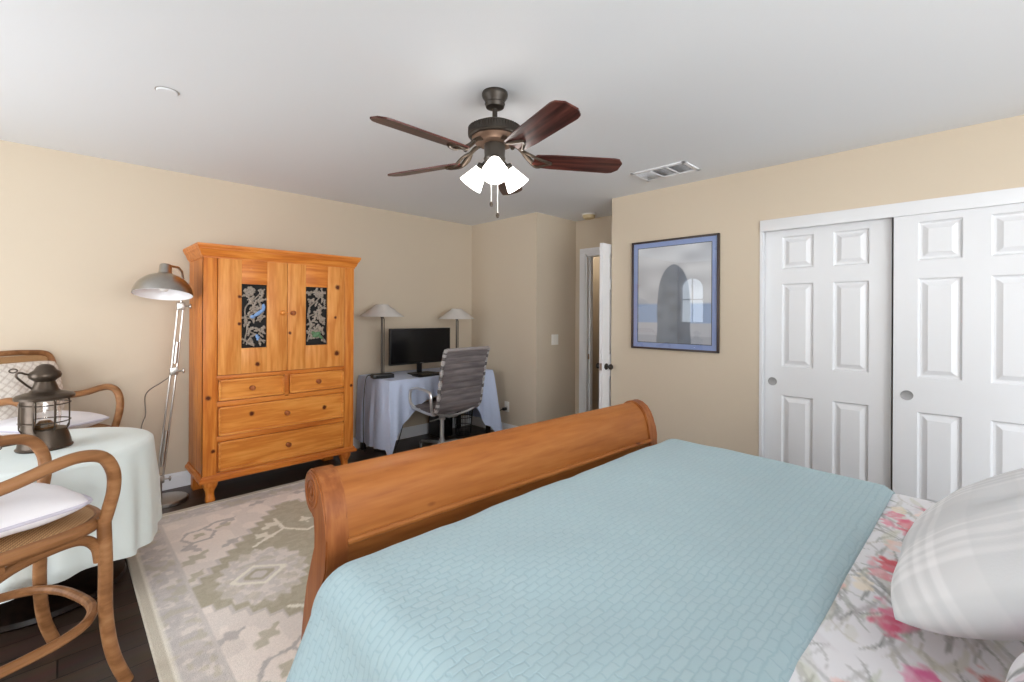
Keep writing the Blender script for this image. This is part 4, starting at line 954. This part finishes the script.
obj('keys', m, M['screen'], kb)
rb = thing('router', 'flat black router box on the left end of the desk, before the taller lamp', 'router', (2.19, 3.955, DZt + .0045), math.radians(-12))
obj('case', MB().box(-.10, .10, -.055, .055, 0, .038, .006), M['blackpl'], rb)
obj('vent_panel', MB().box(-.08, .08, -.0565, -.054, .010, .028), M['dark'], rb)
obj('cable', MB().tube(spline([(-.10, .01, .02), (-.125, .02, .03), (-.150, .03, -.02), (-.165, .04, -.25), (-.165, .04, -.55), (-.15, .06, -.70)], 6), .004, 6), M['blackpl'], rb)
def desk_lamp(loc, label):
    t = thing('table_lamp', label, 'lamp', loc, 0, 'lamps on the desk')
    obj('base', MB().lathe([(0, 0), (.058, 0), (.060, .004), (.058, .014), (.02, .020), (.012, .03), (0, .03)], 24), M['pewter'], t)
    obj('stem', MB().tube([(0, 0, .02), (0, 0, .60)], .0105, 12).tube([(.024, 0, .018), (.024, 0, .56), (.012, 0, .575), (0, 0, .58)], .0045, 8), M['pewter'], t)
    obj('shade', MB().lathe([(.213, .583), (.208, .583), (.058, .692), (.054, .700), (.058, .702), (.063, .696), (.213, .585), (.213, .583)], 36), M['shade_fab'], t, 30)
    obj('socket', MB().lathe([(0, .575), (.018, .575), (.020, .60), (.016, .64), (.022, .66), (.018, .68), (0, .69)], 14), M['pewter'], t)
    obj('finial', MB().lathe([(0, .684), (.056, .692), (.056, .696), (.006, .698), (.006, .704), (0, .706)], 14), M['pewter'], t)
    return t
l1 = desk_lamp((2.255, 4.085, DZt + .0045), 'slim desk lamp with wide cone shade at the left end of the desk')
l2 = dup(l1, (3.18, 4.085, DZt + .0045), 0, 'slim desk lamp with wide cone shade behind the office chair, nearest the corner'); l2.scale = (.96, .96, .955)
tw = thing('computer_tower', 'black computer tower on the floor under the desk', 'computer', (3.02, 4.16, 0))
obj('case', MB().box(-.075, .075, -.12, .12, .01, .40, .006), M['blackpl'], tw); obj('front_panel', MB().box(-.07, .07, -.128, -.118, .015, .395, .004), M['screen'], tw)
for sx in (-.05, .05): obj('foot', MB().box(sx - .015, sx + .015, -.11, .11, 0, .012), M['blackpl'], tw)
obj('power_cord', MB().tube([Vector(p) - Vector((3.02, 4.16, 0)) for p in spline([(2.97, 4.26, .30), (2.80, 4.28, .34), (2.64, 4.24, .36), (2.52, 4.12, .22), (2.42, 4.05, .06), (2.34, 4.0, .01), (2.26, 4.05, .006), (2.20, 4.12, .006)], 8)], .005, 6), M['blackpl'], tw)
wb = thing('waste_basket', 'black wire basket under the right end of the desk', 'basket', (3.23, 4.02, 0))
m = MB()
for z, r in ((.006, .085), (.10, .093), (.20, .101), (.29, .108)): m.tube([(r * math.cos(t), r * math.sin(t), z) for t in np.linspace(0, 2 * PI, 25)[:-1]], .004, 6, True)
for k in range(16): t = 2 * PI * k / 16; m.tube([(.085 * math.cos(t), .085 * math.sin(t), .006), (.108 * math.cos(t), .108 * math.sin(t), .29)], .0025, 5)
obj('wire_body', m, M['blackpl'], wb); obj('bottom', MB().lathe([(0, 0), (.085, 0), (.085, .006), (0, .006)], 24), M['blackpl'], wb)
# ------------------------------------------------------------------ office chair (faces the desk)
oc = thing('office_chair', 'grey ribbed office chair with aluminium frame pushed up to the desk', 'chair', (2.62, 3.585, 0), math.radians(3))
HWD = .26
seatp = spline([(0, .20, .455), (0, .17, .478), (0, .05, .466), (0, -.10, .448), (0, -.19, .448)], 7)
backp = spline([(0, -.20, .455), (0, -.245, .50), (0, -.265, .58), (0, -.295, .75), (0, -.325, .90), (0, -.352, 1.0), (0, -.368, 1.03)], 8)
def sling(path, w, th, per):
    m = MB(); n = len(path); acc = [0]
    for a, b in zip(path, path[1:]): acc.append(acc[-1] + (b - a).length)
    N2 = 90; pts = []
    for k in range(N2):
        s = acc[-1] * k / (N2 - 1); i = min(max(np.searchsorted(acc, s) - 1, 0), n - 2); f = (s - acc[i]) / max(acc[i + 1] - acc[i], 1e-6)
        p = path[i].lerp(path[i + 1], f); tg = (path[i + 1] - path[i]).normalized(); nr = Vector((0, -tg.z, tg.y))
        pts.append((p, nr, th * (.30 + .70 * abs(math.sin(PI * s / per)) ** .5)))
    vs = []
    for p, nr, t in pts:
        for x, q in ((-w, 1), (-w * .5, 1), (0, 1), (w * .5, 1), (w, 1), (w, -1), (w * .5, -1), (0, -1), (-w * .5, -1), (-w, -1)): vs.append((x, (p + nr * t * q).y, (p + nr * t * q).z))
    fs = [(i * 10 + k, i * 10 + (k + 1) % 10, (i + 1) * 10 + (k + 1) % 10, (i + 1) * 10 + k) for i in range(N2 - 1) for k in range(10)]
    fs += [tuple(range(10)), tuple((N2 - 1) * 10 + k for k in range(10))]
    return m.faces(vs, fs)
obj('seat', sling(seatp, HWD - .012, .016, .055), M['rib'], oc, 60)
bk = obj('backrest', sling(backp, HWD - .012, .014, .060), M['rib'], oc, 60)
obj('top_roll', MB().tube([(-HWD + .01, -.372, 1.035), (HWD - .01, -.372, 1.035)], .017, 12), mat('grey_roll_fabric', S(150, 143, 142), .7, var=.06), bk)
wrapm = mat('dark_edge_strap', S(92, 88, 88), .7, var=.1); wrapl = mat('light_edge_strap', S(170, 166, 166), .6, var=.06)
for s in (-1, 1):
    fr = obj('side_frame', MB().tube([(s * HWD, q.y, q.z) for q in seatp] + [(s * HWD, q.y, q.z) for q in backp], .013, 8), M['chrome'], oc)
    for k in range(17):
        f = .04 + .055 * k; i = min(int(f * (len(backp) - 1)), len(backp) - 2); p = backp[i].lerp(backp[i + 1], f * (len(backp) - 1) - i)
        dirv = (backp[i + 1] - backp[i]).normalized() * .016
        m = MB().tube([Vector((s * HWD, p.y, p.z)) - dirv, Vector((s * HWD, p.y, p.z)) + dirv], .018, 8)
        obj('strap' if k % 2 else 'light_strap', m, wrapm if k % 2 else wrapl, fr)
    ar = spline([(s * HWD, -.18, .46), (s * (HWD + .03), -.205, .53), (s * (HWD + .035), -.205, .62), (s * (HWD + .035), -.17, .655), (s * (HWD + .035), -.02, .668), (s * (HWD + .035), .075, .655), (s * (HWD + .035), .105, .615), (s * (HWD + .03), .105, .53), (s * HWD, .08, .478)], 6)
    obj('arm', MB().tube(ar, .013, 8), M['chrome'], oc)
obj('spreader', MB().tube(spline([(-HWD, -.22, .50), (-.18, -.20, .435), (0, -.17, .405), (.18, -.20, .435), (HWD, -.22, .50)], 6), .012, 8).tube(spline([(-HWD, .02, .468), (-.12, 0, .42), (0, 0, .405), (.12, 0, .42), (HWD, .02, .468)], 6), .012, 8).box(-.06, .06, -.17, .06, .385, .412, .008), M['chrome'], oc)
obj('gas_column', MB().lathe([(.028, .06), (.030, .14), (.022, .15), (.020, .33), (.030, .335), (.032, .39), (0, .392)], 18), M['chrome'], oc, 30)
obj('tilt_lever', MB().tube([(0, -.02, .36), (-.10, -.03, .355), (-.17, -.03, .35)], .006, 8), M['chrome'], oc)
for k in range(4):
    t = math.radians(5 + 90 * k); c, s = math.cos(t), math.sin(t)
    lg = obj('base_leg', MB().tube([(0.02 * c, .02 * s, .105), (.16 * c, .16 * s, .098), (.285 * c, .285 * s, .078), (.30 * c, .30 * s, .066), (.302 * c, .302 * s, .05)], [.02, .017, .014, .013, .012], 8), M['chrome'], oc)
    obj('glide', MB().tube([(.302 * c, .302 * s, .055), (.302 * c, .302 * s, .0)], .011, 8), M['chrome'], lg)

# ------------------------------------------------------------------ small fittings
sw = thing('light_switch', 'white double light switch on the alcove wall left of the open door', 'light switch', (3.905, YA1, 1.073))
obj('plate', MB().box(-.058, .058, -.006, 0, -.058, .058, .003), M['ivorypl'], sw)
for x in (-.025, .025): obj('rocker', MB().box(x - .016, x + .016, -.010, -.004, -.033, .033, .002), M['ivorypl'], sw)
ol = thing('power_outlet', 'white wall outlet low on the far wall right of the desk', 'outlet', (XF, 3.695, .308))
obj('plate', MB().box(-.006, 0, -.036, .036, -.058, .058, .003), M['ivorypl'], ol)
for z in (-.025, .022): obj('socket', MB().box(-.009, -.004, -.016, .016, z - .014, z + .014, .003), M['ivorypl'], ol)
pg = thing('power_plug', 'black plug and cord in the outlet right of the desk', 'plug', (XF - .009, 3.702, .284))
obj('plug_body', MB().box(-.045, 0, -.018, .018, -.016, .016, .005), M['blackpl'], pg)
obj('cord', MB().tube(spline([(-.045, 0, 0), (-.08, .01, -.01), (-.11, .05, -.06), (-.10, .12, -.18), (-.10, .22, -.27), (-.14, .30, -.285)], 6), .005, 6), M['blackpl'], pg)
vt = thing('ceiling_vent', 'white louvred air vent in the ceiling before the right wall', 'vent', (3.24, 1.632, H))
mb = MB()
vx, vy = .132, .215
for a, b, c, d in ((-vx, vx, -vy, -vy + .03), (-vx, vx, vy - .03, vy), (-vx, -vx + .03, -vy, vy), (vx - .03, vx, -vy, vy), (-vx, vx, -.062 - .006, -.062 + .006), (-vx, vx, .066 - .006, .066 + .006)): mb.box(a, b, c, d, -.010, 0, .003)
obj('frame', mb, M['white'], vt); obj('duct_shade', MB().box(-vx + .02, vx - .02, -vy + .02, vy - .02, -.0015, -.0002), M['dark'], vt)  # flat dark sheet stands for the shade inside the duct
ya, yb = vy - .03, .072
def louvre(y0, y1, n, tilt, along):
    m = MB()
    for k in range(n):
        if along == 'x':
            x = -vx + .034 + (2 * vx - .068) * (k + .5) / n
            m.faces([(x - .006, y0, -.009), (x - .006, y1, -.009), (x + tilt, y1, -.002), (x + tilt, y0, -.002)], [(0, 1, 2, 3)])
        else:
            y = y0 + (y1 - y0) * (k + .5) / n
            m.faces([(-vx + .03, y - .006, -.009), (vx - .03, y - .006, -.009), (vx - .03, y + tilt, -.002), (-vx + .03, y + tilt, -.002)], [(0, 1, 2, 3)])
    o = obj('louvre', m, M['white'], vt, fix=False)
    s = o.modifiers.new('thick', 'SOLIDIFY'); s.thickness = .0012
louvre(-vy + .03, -.068, 9, .004, 'x'); louvre(-.056, .060, 9, .004, 'x'); louvre(.072, vy - .03, 12, .012, 'y')
sd = thing('smoke_detector', 'yellowed round smoke detector on the alcove ceiling above the open door', 'smoke detector', (4.07, 2.92, H))
obj('mounting_ring', MB().lathe([(0, 0), (.075, 0), (.076, -.008), (.070, -.012), (0, -.012)], 28), M['ivorypl'], sd)
obj('body', MB().lathe([(.066, -.010), (.066, -.030), (.060, -.044), (.045, -.050), (0, -.051)], 28), M['yellowpl'], sd)
sp = thing('sprinkler_cover', 'flat white sprinkler cover disc on the ceiling above the floor lamp', 'sprinkler cover', (.371, 2.78, H))
obj('disc', MB().lathe([(0, -.008), (.040, -.008), (.044, -.005), (.044, -.002), (.03, 0)], 28), M['ceiling'], sp)
obj('shadow_ring', MB().lathe([(0, -.0002), (.049, -.0002), (.049, -.0015), (0, -.0015)], 28), M['nickel'], sp)

# ------------------------------------------------------------------ ceiling fan
fan = thing('ceiling_fan', 'ceiling fan with five cherry blades and lit glass shades, over the bed', 'ceiling fan', (1.513, 1.649, H))
obj('canopy', MB().lathe([(.062, 0), (.064, -.008), (.062, -.022), (.050, -.040), (.047, -.050), (.050, -.055), (.044, -.072), (.020, -.078), (0, -.078)], 32), M['bronze'], fan, 30)
obj('downrod', MB().tube([(0, 0, -.06), (0, 0, -.18)], .0125, 14), M['bronze'], fan)
mo = obj('motor_housing', MB().lathe([(0, -.152), (.05, -.152), (.095, -.158), (.118, -.170), (.128, -.186), (.130, -.214), (.126, -.219), (.10, -.222), (0, -.222)], 48), M['bronze'], fan, 30)
m = MB()
for k in range(60): t = 2 * PI * k / 60; m.box(.121, .131, -.0035, .0035, -.211, -.176, .001, 1, Matrix.Rotation(t, 4, 'Z'))
obj('vent_fins', m, M['bronze'], mo)
obj('motor_ring', MB().lathe([(0, -.220), (.108, -.220), (.112, -.226), (.106, -.238), (.094, -.250), (.06, -.254), (0, -.254)], 40), mat('tan_lit_ring', S(120, 96, 80), .42, .6, var=.2, vscale=30), fan, 30)  # light nickel ring, its tan lit look put into the colour
obj('light_kit', MB().lathe([(.05, -.252), (.052, -.27), (.050, -.31), (.054, -.325), (.048, -.345), (.030, -.360), (.012, -.370), (0, -.372)], 28), M['pewter'], fan, 30)
BZ = -.322
for k in range(5):
    t = math.radians(181 + 72 * k); R = Matrix.Rotation(t, 4, 'Z')
    pit = Matrix.Translation((0, 0, BZ)) @ Matrix.Rotation(math.radians(-13), 4, 'X')
    pl_ = [(.195, -.040), (.205, -.052), (.30, -.060), (.60, -.066), (.625, -.060), (.650, -.030), (.650, .030), (.625, .060), (.60, .066), (.30, .060), (.205, .052), (.195, .040)]
    b = MB().prism(pl_, -.0035, .0035, 'z')
    bl = obj('blade', b, M['blade'], fan); bl.matrix_basis = R @ pit
    ir = MB().tube(spline([(.085, 0, -.246), (.12, 0, -.262), (.16, .0, -.300), (.19, 0, BZ - .008)], 6), .011, 10)
    for s in (-1, 1): ir.tube(spline([(.13, 0, -.272), (.165, s * .028, -.300), (.215, s * .034, BZ - .009 + s * -.008), (.262, s * .018, BZ - .008), (.285, 0, BZ - .008)], 6), .0075, 8)
    io = obj('blade_iron', ir, M['iron'], fan); io.matrix_basis = R
for k, a in enumerate((228, 348, 108)):
    t = math.radians(a)
    m4 = Matrix.Rotation(t, 4, 'Z') @ Matrix.Translation((.045, 0, -.330)) @ Matrix.Rotation(math.radians(180 - 42), 4, 'Y')
    obj('shade_fitter', MB().lathe([(.012, -.02), (.014, .02), (.030, .026), (.031, .045), (.026, .046)], 20, m4), M['bronze'], fan)
    obj('glass_shade', MB().lathe([(0, .034), (.027, .034), (.033, .055), (.043, .085), (.054, .120), (.061, .142), (.058, .142), (.051, .120), (.040, .090), (.030, .060), (0, .050)], 28, m4), M['lampglass'], fan, 40)
    obj('bulb', MB().lathe([(0, .052), (.014, .056), (.022, .080), (.024, .098), (.016, .114), (0, .118)], 16, m4), M['bulb'], fan, 60)
for x, y, z in ((.012, -.010, -.60), (-.010, .012, -.545)):
    pc = obj('pull_chain', MB().tube([(x, y, -.35), (x, y, z)], .0022, 6), M['ivorypl'], fan)
    obj('chain_pull', MB().lathe([(0, -.014), (.006, -.011), (.009, 0), (.006, .010), (0, .014)], 12, Matrix.Translation((x, y, z))), M['iron'], pc)
